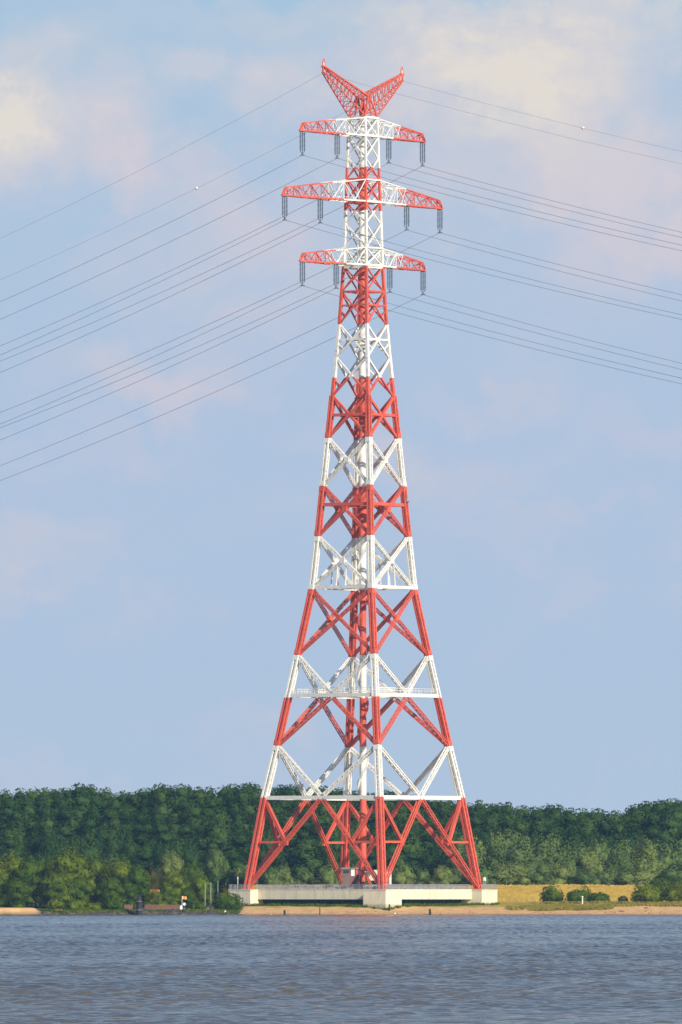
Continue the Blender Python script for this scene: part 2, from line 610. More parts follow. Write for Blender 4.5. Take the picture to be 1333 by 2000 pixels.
def ground_z(x, y):
    return float(land_height(np.array([[x]], dtype=float), np.array([[y]], dtype=float))[0, 0])


# ------------------------------------------------------------------ the pylon
TH = R(54.3)
A = Vector((math.cos(TH), math.sin(TH), 0))          # along the crossarms (right and away)
P = Vector((math.sin(TH), -math.cos(TH), 0))         # across them (right and towards the river)
# leg half-diagonal from the photo: (y, left leg x, right leg x)
PROF = [(1740, 483, 935), (1735, 484, 934), (1558, 517, 900), (1457, 541, 875), (1360, 563, 855), (1280, 582, 837), (1152, 609, 808),
        (1048, 621, 797), (950, 632, 788), (856, 642, 778), (738, 654.5, 766), (634, 664, 756), (521, 672, 748), (395, 677.5, 744),
        (328, 680, 741), (228, 683, 738.5)]
PZ = np.array([Zp(r_[0]) for r_ in PROF])
PR = np.array([(r_[2] - r_[1]) / 2 / 7.11 / math.cos(R(9.3)) for r_ in PROF])
Z_FOOT, Z_TOP = Zp(1738), Zp(229)


def rad(z):
    return float(np.interp(z, PZ, PR))


def corner(k, z):
    """corner k: 0 near, 1 right, 2 far, 3 left"""
    a = R(-90 + 9.3 + 90 * k)
    r_ = rad(z)
    return Vector((r_ * math.cos(a), r_ * math.sin(a), z))


BANDS = [1558, 1457, 1363, 1280, 1152, 1048, 950, 856, 738, 634, 521, 412, 328, 228]
BZ = [Zp(b_) for b_ in BANDS]


def paint(z):
    """0 red, 1 white: bands of the warning paint, red at the bottom"""
    n_ = sum(1 for b_ in BZ if z > b_)
    return n_ % 2


RW = ['red_paint', 'white_paint']


def pbar(mb, p, q, wd, ht=None, up=None, mi=None, ends=0.0):
    """bar painted in the height bands (split where the paint changes)"""
    p, q = Vector(p), Vector(q)
    if mi is not None:
        mb.bar(p, q, wd, ht, up, mi)
        return
    ts = [0.0, 1.0]
    if abs(q.z - p.z) > 0.5:
        for bz in BZ:
            tt = (bz - p.z) / (q.z - p.z)
            if 0.002 < tt < 0.998:
                ts.append(tt)
    ts.sort()
    for a_, b_ in zip(ts[:-1], ts[1:]):
        pa, pb = p.lerp(q, a_), p.lerp(q, b_)
        mb.bar(pa, pb, wd, ht, up, paint((pa.z + pb.z) / 2))


def lattice(mb, p, q, wd, tk, lace, up, mi=None):
    """open box member: four angle chords laced on all four sides"""
    p, q = Vector(p), Vector(q)
    d = (q - p).normalized()
    s = d.cross(Vector(up)).normalized()
    u = s.cross(d).normalized()
    h = (wd - tk) / 2
    offs = [s * h + u * h, s * h - u * h, -s * h - u * h, -s * h + u * h]
    for o_ in offs:
        pbar(mb, p + o_, q + o_, tk, tk, u, mi)
    L = (q - p).length
    n_ = max(2, int(round(L / (wd * 0.95))))
    for i in range(4):
        a_, b_ = offs[i], offs[(i + 1) % 4]
        for k in range(n_):
            t0, t1 = k / n_, (k + 1) / n_
            x0, x1 = p.lerp(q, t0), p.lerp(q, t1)
            pa, pb = (x0 + a_, x1 + b_) if k % 2 == 0 else (x0 + b_, x1 + a_)
            mm = paint((pa.z + pb.z) / 2) if mi is None else mi
            mb.bar(pa, pb, lace, lace, u, mm)


PY0 = Vector((0, 0, Z_FOOT))
pylon = empty('lattice_pylon', PY0, 'very tall red and white banded lattice pylon with three crossarms on a concrete base', 'pylon')


def part(mb, name, parent=None, mats=RW):
    return mb.build(name, mats, parent or pylon, PY0)


# legs
leg_nodes = [1738, 1558, 1457, 1280, 1152, 1048, 950, 856, 774, 699, 634, 570, 521, 395, 229]
for k in range(4):
    mb = MB()
    out_dir = Vector((math.cos(R(-90 + 9.3 + 90 * k)), math.sin(R(-90 + 9.3 + 90 * k)), 0))
    upv = P
    for a_, b_ in zip(leg_nodes[:-1], leg_nodes[1:]):
        za, zb = Zp(a_), Zp(b_)
        pa, pb = corner(k, za), corner(k, zb)
        if a_ > 780:
            wd = np.interp(a_, [856, 1738], [1.35, 1.75])
            lattice(mb, pa, pb, wd, wd * 0.31, 0.16, upv)
        else:
            wd = np.interp(a_, [300, 774], [0.50, 0.88])
            pbar(mb, pa, pb, wd, wd, upv)
    # foot shoe and node collars
    f0 = corner(k, Z_FOOT)
    mb.bar(f0 + Vector((0, 0, -0.35)), f0 + Vector((0, 0, 0.35)), 2.3, 2.3, P, 0)
    for a_ in (1457, 1280, 1152, 1048, 950, 856):
        z_ = Zp(a_)
        for s_ in (-1, 1):
            zc_ = z_ + s_ * 0.75
            mb.bar(corner(k, zc_ - 0.65), corner(k, zc_ + 0.65), np.interp(a_, [856, 1457], [1.5, 1.75]), np.interp(a_, [856, 1457], [1.5, 1.75]), P, paint(zc_))
    part(mb, 'leg')


def face(i):
    """corners of face i: 0 near-right, 1 right-far, 2 far-left, 3 left-near"""
    return i, (i + 1) % 4


def fnorm(i):
    m_ = (corner(i, 50) + corner((i + 1) % 4, 50))
    m_.z = 0
    return m_.normalized()


def member(mb, p, q, y_ref, i, scale=1.0):
    """face bracing member, heavy laced box low down, solid angle high up"""
    n_ = fnorm(i)
    if y_ref > 860:
        wd = np.interp(y_ref, [860, 1100, 1740], [0.80, 0.80, 1.02]) * scale
        lattice(mb, p, q, wd, wd * 0.24, 0.10, n_)
    else:
        wd = np.interp(y_ref, [230, 520, 634, 740, 860], [0.30, 0.33, 0.38, 0.50, 0.76]) * scale
        pbar(mb, p, q, wd, wd, n_)


def fmid(i, z):
    return (corner(i, z) + corner((i + 1) % 4, z)) / 2


def beam(y, wd, ht, mi=None, y2=None):
    z_ = Zp(y)
    for i in range(4):
        mb = MB()
        a_, b_ = corner(i, z_), corner((i + 1) % 4, z_)
        d = (b_ - a_).normalized() * (0.5 * wd)
        mb.bar(a_ + d, b_ - d, wd, ht, (0, 0, 1), paint(z_) if mi is None else mi)
        part(mb, 'horizontal_beam')


def cross(y0, y1):
    """X bracing between two leg levels on the four faces; returns crossing height"""
    z0, z1 = Zp(y0), Zp(y1)
    for i in range(4):
        a0, b0 = corner(i, z0), corner((i + 1) % 4, z0)
        a1, b1 = corner(i, z1), corner((i + 1) % 4, z1)
        mb = MB()
        off = fnorm(i) * 0.12
        member(mb, a0 + off, b1 + off, (y0 + y1) / 2, i)
        member(mb, b0 - off, a1 - off, (y0 + y1) / 2, i)
        r0, r1 = rad(z0), rad(z1)
        tc = r0 / (r0 + r1)
        pc = a0.lerp(b1, tc)
        wd = np.interp((y0 + y1) / 2, [230, 634, 860, 1100, 1300], [0.5, 0.8, 1.5, 1.6, 1.3])
        n_ = fnorm(i)
        s_ = n_.cross(Vector((0, 0, 1)))
        mb.bar(pc - Vector((0, 0, wd / 2)), pc + Vector((0, 0, wd / 2)), wd, 0.36 if y0 < 860 else 1.15, n_, paint(pc.z))
        part(mb, 'cross_brace')
    return z0 + (z1 - z0) * tc


def vee(y_leg, y_mid, inset=0.0):
    """diagonals from both legs to the middle of a horizontal"""
    zl, zm = Zp(y_leg), Zp(y_mid)
    for i in range(4):
        mid = fmid(i, zm)
        mb = MB()
        for k in (i, (i + 1) % 4):
            c_ = corner(k, zl)
            q = mid + (c_ - mid).normalized() * 0.6
            member(mb, c_, q, (y_leg + y_mid) / 2, i, 1.08)
        part(mb, 'cross_brace')


# bottom storey: legs splay to the feet, inverted V with stiffening frames
vee(1734, 1559)
zt, zh, zf = Zp(1560), Zp(1645), Zp(1734)
for i in range(4):
    mid = fmid(i, Zp(1559))
    for k in (i, (i + 1) % 4):
        mb = MB()
        foot = corner(k, zf)
        tt = (zh - zf) / (mid.z - zf)
        node = foot.lerp(mid, tt)
        pbar(mb, corner(k, zh), node, 0.6, 0.6, fnorm(i), 0)
        top = corner(k, zt)
        d = (node - top).normalized()
        lattice(mb, top + d * 0.8, node, 0.85, 0.32, 0.13, fnorm(i), 0)
        mb.bar(node - Vector((0, 0, 0.9)), node + Vector((0, 0, 0.9)), 1.7, 0.5, fnorm(i), 0)
        part(mb, 'stiffener')
beam(1558.5, 1.1, 1.05, 1)
vee(1457, 1557)
vee(1457, 1362)
beam(1359, 1.0, 0.95, 1)
vee(1280, 1357)
cross(1280, 1152)
beam(1148, 0.9, 0.85, 1)
cross(1150, 1048)
zc = cross(1048, 950)
beam(986, 0.7, 0.85)
cross(950, 856)
cross(856, 774)
beam(811, 0.6, 0.7)
cross(774, 699)
cross(699, 634)
beam(664, 0.5, 0.5)
cross(634, 570)
beam(597, 0.4, 0.4)
beam(570, 0.5, 0.5)
cross(570, 521)
beam(522.5, 0.6, 0.7, 1)
cross(519, 485)
beam(485, 0.4, 0.4)
cross(485, 437)
cross(437, 396)
beam(396, 0.55, 0.55)
cross(394, 351)
beam(350, 0.45, 0.45)
cross(349, 309)
cross(309, 268)
beam(267, 0.5, 0.6)
cross(266, 231)
beam(230, 0.5, 0.5, 1)

# secondary struts between leg and diagonal
for y0, y1 in ((774, 699), (699, 634), (634, 570)):
    z0, z1 = Zp(y0), Zp(y1)
    for i in range(4):
        for k, j in ((i, (i + 1) % 4), ((i + 1) % 4, i)):
            mb = MB()
            lo = corner(k, z0)
            hi = corner(j, z1)
            q = lo.lerp(hi, 0.25)
            pbar(mb, corner(k, z0 + (z1 - z0) * 0.42), q, 0.3, 0.3, fnorm(i))
            part(mb, 'stiffener')

# plan bracing and working platforms
for y, wd in ((1359, 0.7), (1148, 0.6), (986, 0.85), (811, 0.7), (664, 0.4)):
    z_ = Zp(y)
    mb = MB()
    for i in range(4):
        mb.bar(fmid(i, z_), fmid((i + 1) % 4, z_), wd, wd * 0.9, (0, 0, 1), paint(z_ + 0.1))
        mb.bar(fmid(i, z_), fmid(i, z_) * 0 + Vector((0, 0, z_)) + fnorm(i) * 1.0, wd * 0.8, wd * 0.8, (0, 0, 1), paint(z_ + 0.1))
    part(mb, 'plan_brace')


def platform(y, r_, hgt, mi):
    z_ = Zp(y)
    mb = MB()
    for i in range(4):                                   # square grating walkway round the shaft
        a_ = R(-90 + 9.3 + 90 * i)
        b_ = a_ + R(90)
        p0 = Vector((r_ * math.cos(a_), r_ * math.sin(a_), z_))
        p1 = Vector((r_ * math.cos(b_), r_ * math.sin(b_), z_))
        mb.bar(p0, p1, 1.3, 0.14, (0, 0, 1), mi)
        for h_ in (hgt * 0.5, hgt):
            mb.bar(p0 + Vector((0, 0, h_)), p1 + Vector((0, 0, h_)), 0.09, 0.09, (0, 0, 1), mi)
        n_ = max(3, int((p1 - p0).length / 1.2))
        for k in range(n_):
            pp = p0.lerp(p1, k / n_)
            mb.bar(pp, pp + Vector((0, 0, hgt)), 0.09, 0.09, P, mi)
    part(mb, 'platform')


platform(1352, 9.0, 1.3, 1)
platform(1142, 4.0, 1.2, 1)
platform(983, 4.2, 1.2, 0)
platform(808, 3.4, 1.2, 0)
platform(519, 2.6, 1.2, 1)
# railings along the beams of the big platform level
mb = MB()
z_ = Zp(1355)
for i in range(4):
    p0, p1 = corner(i, z_), corner((i + 1) % 4, z_)
    p0, p1 = p0.lerp(p1, 0.05), p0.lerp(p1, 0.95)
    for h_ in (0.7, 1.3):
        mb.bar(p0 + Vector((0, 0, h_)), p1 + Vector((0, 0, h_)), 0.1, 0.1, (0, 0, 1), 1)
    for k in range(19):
        pp = p0.lerp(p1, k / 18)
        mb.bar(pp, pp + Vector((0, 0, 1.3)), 0.1, 0.1, P, 1)
part(mb, 'railing')
# hangers that carry the beam of the fifth storey
for i in range(4):
    z0, zx = Zp(1148), Zp(1102)
    for f_ in (0.40, 0.56):
        b_ = corner(i, z0).lerp(corner((i + 1) % 4, z0), f_)
        tp = fmid(i, zx).lerp(corner(i, zx).lerp(corner((i + 1) % 4, zx), f_), 0.9)
        mb = MB()
        mb.bar(b_, tp, 0.3, 0.3, fnorm(i), 1)
        part(mb, 'hanger_rod')

# lift shaft with landings, and the stair that winds round it
SH0, SH1 = Zp(1700), Zp(229)
mb = MB()
cuts = [SH0] + [b_ for b_ in BZ if SH0 < b_ < SH1] + [SH1]
for a_, b_ in zip(cuts[:-1], cuts[1:]):
    r_ = 0.92 if a_ < Zp(1060) else (1.15 if a_ < Zp(450) else 1.0)
    mb.lathe((0, 0, 0), [(r_, a_), (r_, b_)], 20, paint((a_ + b_) / 2))
zz = SH0 + 4
while zz < SH1 - 3:
    mb.lathe((0, 0, 0), [(0.96 if zz < Zp(1050) else 1.19, zz), (0.96 if zz < Zp(1050) else 1.19, zz + 0.3)], 20, paint(zz + 0.17))
    zz += 6.0
shaft = part(mb, 'lift_shaft')
mb = MB()
zz, k = Zp(1700), 0
a_ = 0.0
pitch_st = 15.0
while zz < Zp(640):
    for j in range(1):
        a0, a1 = a_, a_ + R(15)
        z0, z1 = zz, zz + pitch_st * 15 / 360
        r0, r1 = (0.99, 1.55) if zz < Zp(1050) else (1.2, 1.7)
        mm = paint(zz)
        pts = []
        for zq in (0, 0.10):
            pts += [Vector((r0 * math.cos(a0), r0 * math.sin(a0), z0 + zq)), Vector((r1 * math.cos(a0), r1 * math.sin(a0), z0 + zq)),
                    Vector((r1 * math.cos(a1), r1 * math.sin(a1), z1 + zq)), Vector((r0 * math.cos(a1), r0 * math.sin(a1), z1 + zq))]
        mb.box8(pts, mm)
        for h_ in (0.55, 1.05):
            mb.bar(Vector((r1 * math.cos(a0), r1 * math.sin(a0), z0 + h_)), Vector((r1 * math.cos(a1), r1 * math.sin(a1), z1 + h_)), 0.08, 0.08, (0, 0, 1), mm)
        mb.bar(Vector((r1 * math.cos(a0), r1 * math.sin(a0), z0)), Vector((r1 * math.cos(a0), r1 * math.sin(a0), z0 + 1.05)), 0.07, 0.07, P, mm)
    a_ += R(15)
    zz += pitch_st * 15 / 360
part(mb, 'spiral_stair')
mb = MB()
mb.lathe((0, 0, 0), [(0.55, Zp(1733)), (0.55, SH0)], 12, 0)
for i in range(4):
    mb.bar(Vector((0, 0, SH0 + 1)), Vector((0, 0, Zp(1733))) + fnorm(i) * 3.2, 0.3, 0.3, P, 0)
part(mb, 'shaft_support')
# round grey antenna on the right leg
mb = MB()
c_ = corner(1, Zp(976)) + Vector((0.95, -0.3, 0))
mb.lathe(c_, [(0.12, -0.75), (0.55, -0.55), (0.62, 0.0), (0.5, 0.35), (0.15, 0.55)], 12, 0)
mb.bar(c_ + Vector((-0.9, 0.3, 0)), c_, 0.2, 0.2, (0, 0, 1), 0)
part(mb, 'antenna_drum', None, ['galvanized'])

# ---- crossarms
INS_SPOTS = []


def crossarm(name, yb, yt, half, s_red_l, s_red_r, y_tip_d, label):
    """truss arm; yb bottom chord and yt top chord at the body (photo y), half length in m"""
    mb = MB()
    zb, zt_ = Zp(yb), Zp(yt)
    hb = rad(zb) / math.sqrt(2)
    wtip = 0.32
    htip = y_tip_d / 7.11

    def col(s):
        return 0 if (s < -s_red_l or s > s_red_r) else 1

    def pt(s, side, top):
        f_ = max(0.0, (abs(s) - hb) / (half - hb))
        wd = hb + (wtip - hb) * f_
        z_ = (zt_ + (zb + htip - zt_) * f_) if top else zb
        return A * s + P * (wd * side) + Vector((0, 0, z_))

    for sg in (-1, 1):
        n_ = 7 if half > 33 else 6
        st = [sg * (hb + (half - 2.0 - hb) * k / n_) for k in range(n_ + 1)]
        for a_, b_ in zip(st[:-1], st[1:]):
            mm = col((a_ + b_) / 2)
            ml = col((a_ + b_) / 2 + sg * 3.2)       # lower chord is red a little further in
            for side in (-1, 1):
                mb.bar(pt(a_, side, False), pt(b_, side, False), 0.42, 0.42, (0, 0, 1), ml)
                mb.bar(pt(a_, side, True), pt(b_, side, True), 0.27, 0.27, (0, 0, 1), mm)
                odd = int(round((abs(a_) - hb) / abs(b_ - a_))) % 2
                lo, hi = (a_, b_) if odd else (b_, a_)
                mb.bar(pt(lo, side, False), pt(hi, side, True), 0.21, 0.21, P, mm)
                if odd == 1 or sg * b_ > half - 3:
                    mb.bar(pt(b_, side, False), pt(b_, side, True), 0.2, 0.2, P, mm)
            # top, bottom and inner lacing
            for top in (False, True):
                mb.bar(pt(a_, -1, top), pt(b_, 1, top), 0.16, 0.16, (0, 0, 1), mm)
                mb.bar(pt(b_, 1, top), pt(b_, -1, top), 0.2, 0.2, (0, 0, 1), mm)
            h_ = (a_ + b_) / 2
            for side in (-1, 1):
                mb.bar(pt(h_, side, False), pt(b_, side, True), 0.12, 0.12, P, mm)
        # pointed end
        e = sg * (half - 2.0)
        tip = A * (sg * half) + Vector((0, 0, zb))
        for side in (-1, 1):
            mb.bar(pt(e, side, False), tip, 0.5, 0.45, (0, 0, 1), 0)
            mb.bar(pt(e, side, True), tip, 0.3, 0.3, (0, 0, 1), 0)
            mb.bar(pt(e, side, False), pt(e, side, True), 0.26, 0.26, P, 0)
        # walkway
        for a_, b_ in zip(st[:-1], st[1:]):
            mb.bar(A * a_ + Vector((0, 0, zb + 0.12)), A * b_ + Vector((0, 0, zb + 0.12)), 0.9, 0.1, (0, 0, 1), col((a_ + b_) / 2 + sg * 3.2))
            for h_ in (1.1,):
                mb.bar(A * a_ + Vector((0, 0, zb + h_)), A * b_ + Vector((0, 0, zb + h_)), 0.08, 0.08, (0, 0, 1), col((a_ + b_) / 2))
    # chords through the body
    for side in (-1, 1):
        mb.bar(pt(-hb, side, False) + P * side * 0.25, pt(hb, side, False) + P * side * 0.25, 0.5, 0.62, (0, 0, 1), 1)
        mb.bar(pt(-hb, side, True) + P * side * 0.25, pt(hb, side, True) + P * side * 0.25, 0.36, 0.4, (0, 0, 1), 1)
    o = part(mb, 'crossarm')
    o['label'] = label
    return zb


PXA = 7.11 * math.cos(TH)       # photo pixels per metre along an arm
zT = crossarm('crossarm', 266, 231, 123.5 / PXA, 64 / PXA, 64 / PXA, 13.5, 'top crossarm')
zM = crossarm('crossarm', 394.5, 352, 157.5 / PXA, 74 / PXA, 80 / PXA, 14, 'middle and widest crossarm')
zL = crossarm('crossarm', 519, 485, 123.5 / PXA, 70 / PXA, 67 / PXA, 13.5, 'lowest crossarm')

# ---- horned earth wire peaks
PEAK = {}
for sg in (-1, 1):
    mb = MB()
    hb = rad(Z_TOP) / math.sqrt(2)
    zc_, zb = Zp(188), Zp(228)
    L_ = 78 / PXA
    tip_lo = A * (sg * L_) + Vector((0, 0, Zp(149)))
    tip_hi = A * (sg * (L_ - 0.3)) + Vector((0, 0, Zp(137.5)))
    outer = [A * (sg * hb) + P * (s_ * hb) + Vector((0, 0, zb)) for s_ in (-1, 1)]
    inner = [A * (sg * 0.3) + P * (s_ * hb * 0.7) + Vector((0, 0, zc_)) for s_ in (-1, 1)]
    tl = [tip_lo + P * (s_ * 0.35) for s_ in (-1, 1)]
    th = [tip_hi + P * (s_ * 0.35) for s_ in (-1, 1)]
    n_ = 9
    for s_ in (0, 1):
        mb.bar(outer[s_], tl[s_], 0.26, 0.26, P, 0)
        mb.bar(inner[s_], th[s_], 0.40, 0.40, P, 0)
        mb.bar(outer[s_], inner[s_], 0.34, 0.34, P, 0)
        for k in range(n_):
            a0, a1 = k / n_, (k + 1) / n_
            mb.bar(outer[s_].lerp(tl[s_], a0), inner[s_].lerp(th[s_], a1), 0.13, 0.13, P, 0)
            mb.bar(inner[s_].lerp(th[s_], a0), outer[s_].lerp(tl[s_], a0), 0.12, 0.12, P, 0)
    for k in range(n_ + 1):
        a0 = k / n_
        a1 = min(1.0, (k + 1) / n_)
        mb.bar(outer[0].lerp(tl[0], a0), outer[1].lerp(tl[1], a0), 0.14, 0.14, A, 0)
        mb.bar(inner[0].lerp(th[0], a0), inner[1].lerp(th[1], a0), 0.16, 0.16, A, 0)
        if k < n_:
            mb.bar(outer[0].lerp(tl[0], a0), outer[1].lerp(tl[1], a1), 0.13, 0.13, A, 0)
            mb.bar(inner[0].lerp(th[0], a0), inner[1].lerp(th[1], a1), 0.14, 0.14, A, 0)
            mb.bar(inner[1].lerp(th[1], a0), inner[0].lerp(th[0], a1), 0.14, 0.14, A, 0)
    # small lamp hoop at the tip, cross plate, clamp for the earth wire
    hoop = [tip_hi + A * (0.55 * math.cos(R(v)) * 1.0) + Vector((0, 0, 0.2 + 1.9 * math.sin(R(v)))) for v in range(0, 181, 20)]
    mb.tube(hoop, 0.13, 5, 0)
    mb.bar(tip_hi - A * 0.7, tip_hi + A * 0.7, 0.9, 0.35, (0, 0, 1), 0)
    mb.bar(tip_lo + Vector((0, 0, 1.7)), tip_lo - Vector((0, 0, 0.2)), 0.4, 0.4, P, 0)
    mb.bar(tip_hi + Vector((0, 0, 0.3)), tip_hi + Vector((0, 0, 1.0)), 0.3, 0.3, P, 1)
    part(mb, 'earth_wire_peak')
    PEAK[sg] = tip_lo
# central mast between the horns and the red collar
mb = MB()
mb.lathe((0, 0, 0), [(0.85, Zp(228)), (0.85, Zp(206)), (0.5, Zp(203)), (0.5, Zp(190))], 14, 0)
hb = rad(Z_TOP) / math.sqrt(2)
for s_ in (-1, 1):
    for g_ in (-1, 1):
        mb.bar(A * g_ * hb + P * s_ * hb + Vector((0, 0, Zp(228))), Vector((0, 0, Zp(203))), 0.26, 0.26, P, 0)
        mb.bar(A * g_ * 0.4 + P * s_ * hb * 0.7 + Vector((0, 0, Zp(190))), P * s_ * hb + Vector((0, 0, Zp(228))), 0.26, 0.26, P, 0)
mb.bar(A * -1.6 + Vector((0, 0, Zp(193))), A * 1.6 + Vector((0, 0, Zp(193))), 2.6, 0.5, (0, 0, 1), 0)
part(mb, 'mast_head')

# ------------------------------------------------------------------ insulators, conductors, earth wires
def ins_mesh():
    mb = MB()
    hook, strings, yoke = MB(), [], MB()
    hook.bar(A * -0.95, A * 0.95, 0.3, 0.28, (0, 0, 1), 0)
    hook.bar(P * -0.75, P * 0.75, 0.3, 0.26, (0, 0, 1), 0)
    for a_, b_ in ((-0.95, 0), (0.95, 0), (0, 0)):
        sb = MB()
        o_ = A * a_ + P * b_
        prof = [(0.05, -0.1)]
        for k in range(15):
            zq = -0.3 - k * 0.335
            prof += [(0.06, zq), (0.27, zq - 0.07), (0.25, zq - 0.15), (0.06, zq - 0.2)]
        prof += [(0.05, -5.45)]
        sb.lathe(o_, prof[::-1], 8, 0)
        strings.append(sb)
        yoke.bar(o_ + Vector((0, 0, -5.4)), Vector((0, 0, -6.05)), 0.16, 0.16, P, 0)
    yoke.bar(Vector((0, 0, -5.95)), Vector((0, 0, -6.35)), 0.32, 0.32, P, 0)
    yoke.bar(P * -0.75 + Vector((0, 0, -6.42)), P * 0.75 + Vector((0, 0, -6.42)), 0.2, 0.2, (0, 0, 1), 0)
    return hook, strings, yoke


hook, strings, yoke = ins_mesh()
proto = None
# wires: photo y where each one leaves the picture on the left (x=0) and right (x=1333)
ARMS = {
    'top': (zT, [(591, 590, 490), (659, 624, 479), (760, 676, 464), (826, 706, 454)]),
    'middle': (zM, [(556.5, 694, 624), (626, 728, 615), (795, 806, 588), (860, 836, 576)]),
    'lowest': (zL, [(591, 829, 750), (657, 860, 739), (762, 910, 722), (827, 939, 710)]),
}
PLACE = ['left tip', 'inner left part', 'inner right part', 'right tip']


def wire_pts(p0, y_left, y_right):
    pts = []
    for sgn, y_e, x_e, span in ((-1, y_left, 0, 640.0), (1, y_right, 1333, 1176.0)):
        dr = P * sgn
        # distance along the line at which the wire reaches the picture edge
        lo, hi = 1.0, 600.0
        for _ in range(60):
            md = (lo + hi) / 2
            q = p0 + dr * md
            x_px = 666.5 + F_PX * (q.x - CAM_X) / ((q.y + CAM_D) * math.cos(PITCH) + (Zp(500) - CAM_H) * math.sin(PITCH))
            if (x_px - x_e) * sgn < 0:
                lo = md
            else:
                hi = md
        s1 = lo
        q = p0 + dr * s1
        z1 = at_px(x_e, y_e, q.y).z
        slope = (p0.z - z1) / s1
        cc = slope / (span - s1) if sgn > 0 else 3.1e-4
        kk = slope + cc * s1
        L_ = 900.0 if sgn > 0 else 520.0
        arr = []
        for k in range(1, 61):
            s = L_ * (k / 60) ** 1.6
            arr.append(p0 + dr * s + Vector((0, 0, -kk * s + cc * s * s)))
        pts = (arr[::-1] + [p0]) if sgn < 0 else pts + arr
    return pts


for arm, (zb, lst) in ARMS.items():
    for idx, (px, yl, yr) in enumerate(lst):
        # find the place along the arm that shows at this pixel
        s = (px - 709.5) / PXA
        for _ in range(5):
            q = A * s
            x_px = 666.5 + F_PX * (q.x - CAM_X) / (q.y + CAM_D)
            s += (px - x_px) / PXA
        base = A * s + Vector((0, 0, zb - 0.28))
        lab = 'dark cluster of insulator strings hanging from the %s of the %s crossarm' % (PLACE[idx], arm)
        if proto is None:
            proto = empty('insulator_set', base, lab, 'insulator', 'insulator sets under the crossarms')
            hook.build('hanger_plate', 'steel_fittings', proto)
            for sb in strings:
                sb.build('insulator_string', 'glass_insulator', proto)
            yoke.build('yoke', 'steel_fittings', proto)
        else:
            o = proto.copy()
            COL.objects.link(o)
            o.location = base
            o['label'] = lab
            for ch in list(proto.children):
                c2 = ch.copy()
                COL.objects.link(c2)
                c2.parent = o
        wb = MB()
        wb.tube(wire_pts(base + Vector((0, 0, -6.45)), yl, yr), 0.055, 5)
        o = wb.build('conductor_cable', 'cable_metal', None, base + Vector((0, 0, -6.45)), True)
        tag(o, 'thin grey conductor cable held below the %s of the %s crossarm' % (PLACE[idx], arm), 'cable', 'conductor cables across the river')

for sg, yl, yr, nm in ((-1, 466, 320, 'left'), (1, 547, 296, 'right')):
    pts = wire_pts(PEAK[sg] - Vector((0, 0, 0.2)), yl, yr)
    wb = MB()
    wb.tube(pts, 0.032, 5)
    o = wb.build('earth_wire', 'cable_metal', None, PEAK[sg], True)
    tag(o, 'fine earth wire strung from the %s horn tip of the pylon' % nm, 'cable', 'earth wires at the pylon top')
    if sg > 0:
        for tx, lab in ((384, 'small red and white marker ball on the earth wire left of the pylon'), (1139, 'small white marker ball on the earth wire right of the pylon')):
            best = min(((abs(666.5 + F_PX * (q.x - CAM_X) / (q.y + CAM_D + (q.z - 6) * math.sin(PITCH)) - tx), i) for i, q in enumerate(pts)))[1]
            # refine between samples
            cand = []
            for i in range(max(0, best - 1), min(len(pts) - 1, best + 1)):
                for f_ in range(21):
                    q = pts[i].lerp(pts[i + 1], f_ / 20)
                    cand.append((abs(666.5 + F_PX * (q.x - CAM_X) / (q.y + CAM_D + (q.z - 6) * math.sin(PITCH)) - tx), tuple(q)))
            q = Vector(min(cand)[1])
            sb = MB()
            nn = 12
            prof = [(max(0.03, 0.43 * math.sin(math.pi * k / nn)), -0.43 * math.cos(math.pi * k / nn)) for k in range(nn + 1)]
            if tx < 700:
                sb.lathe(q, prof[:5], 14, 0)
                sb.lathe(q, prof[4:], 14, 1)
            else:
                sb.lathe(q, prof, 14, 1)
                sb.lathe(q, [(0.45, -0.08), (0.45, 0.0)], 14, 0)
            o = sb.build('marker_ball', RW, None, q, True)
            tag(o, lab, 'marker ball')

# ------------------------------------------------------------------ concrete base
ZB_T = Zp(1737.5, -20)
FB = Vector((0, 0, 2.4))
base_o = empty('pylon_foundation', FB, 'pale concrete pylon base with four corner blocks joined by wall beams', 'foundation')


def bpart(mb, name, mats):
    return mb.build(name, mats, base_o, FB)


BC = [corner(k, Z_FOOT) for k in range(4)]
for k in range(4):
    mb = MB()
    c_ = BC[k]
    mb.obox(c_, A, P, 3.75, 3.75, 1.2, ZB_T - 0.25)
    mb.obox(c_, A, P, 3.84, 3.84, ZB_T - 0.246, ZB_T)      # capping slab
    mb.obox(c_, A, P, 1.3, 1.3, ZB_T + 0.003, Z_FOOT - 0.3)
    o = bpart(mb, 'corner_block', ['concrete'])
for i in range(4):
    a_, b_ = BC[i], BC[(i + 1) % 4]
    d = (b_ - a_).normalized()
    d.z = 0
    n_ = fnorm(i)
    mid = (a_ + b_) / 2
    L_ = (b_ - a_).length / 2 - 3.75 + 0.02
    mb = MB()
    mb.obox(mid - n_ * 0.75, d, n_, L_, 1.1, 4.25, ZB_T - 0.06)
    mb.obox(mid - n_ * 0.75, d, n_, L_ - 0.01, 1.17, ZB_T - 0.055, ZB_T + 0.1)
    bpart(mb, 'wall_beam', ['concrete'])
    mb = MB()                                            # added dark wall, set back, painting in the shade under the beam
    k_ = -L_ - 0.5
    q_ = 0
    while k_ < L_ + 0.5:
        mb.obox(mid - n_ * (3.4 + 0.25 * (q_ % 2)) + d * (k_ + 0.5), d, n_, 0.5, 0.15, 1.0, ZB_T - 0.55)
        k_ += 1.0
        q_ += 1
    bpart(mb, 'gap_shade_wall', ['gap_shade'])
mb = MB()
sd = rad(Z_FOOT) / math.sqrt(2)
mb.obox((0, 0), A, P, sd - 1.9, sd - 1.9, ZB_T - 0.5, ZB_T - 0.12)
bpart(mb, 'deck', ['stone'])
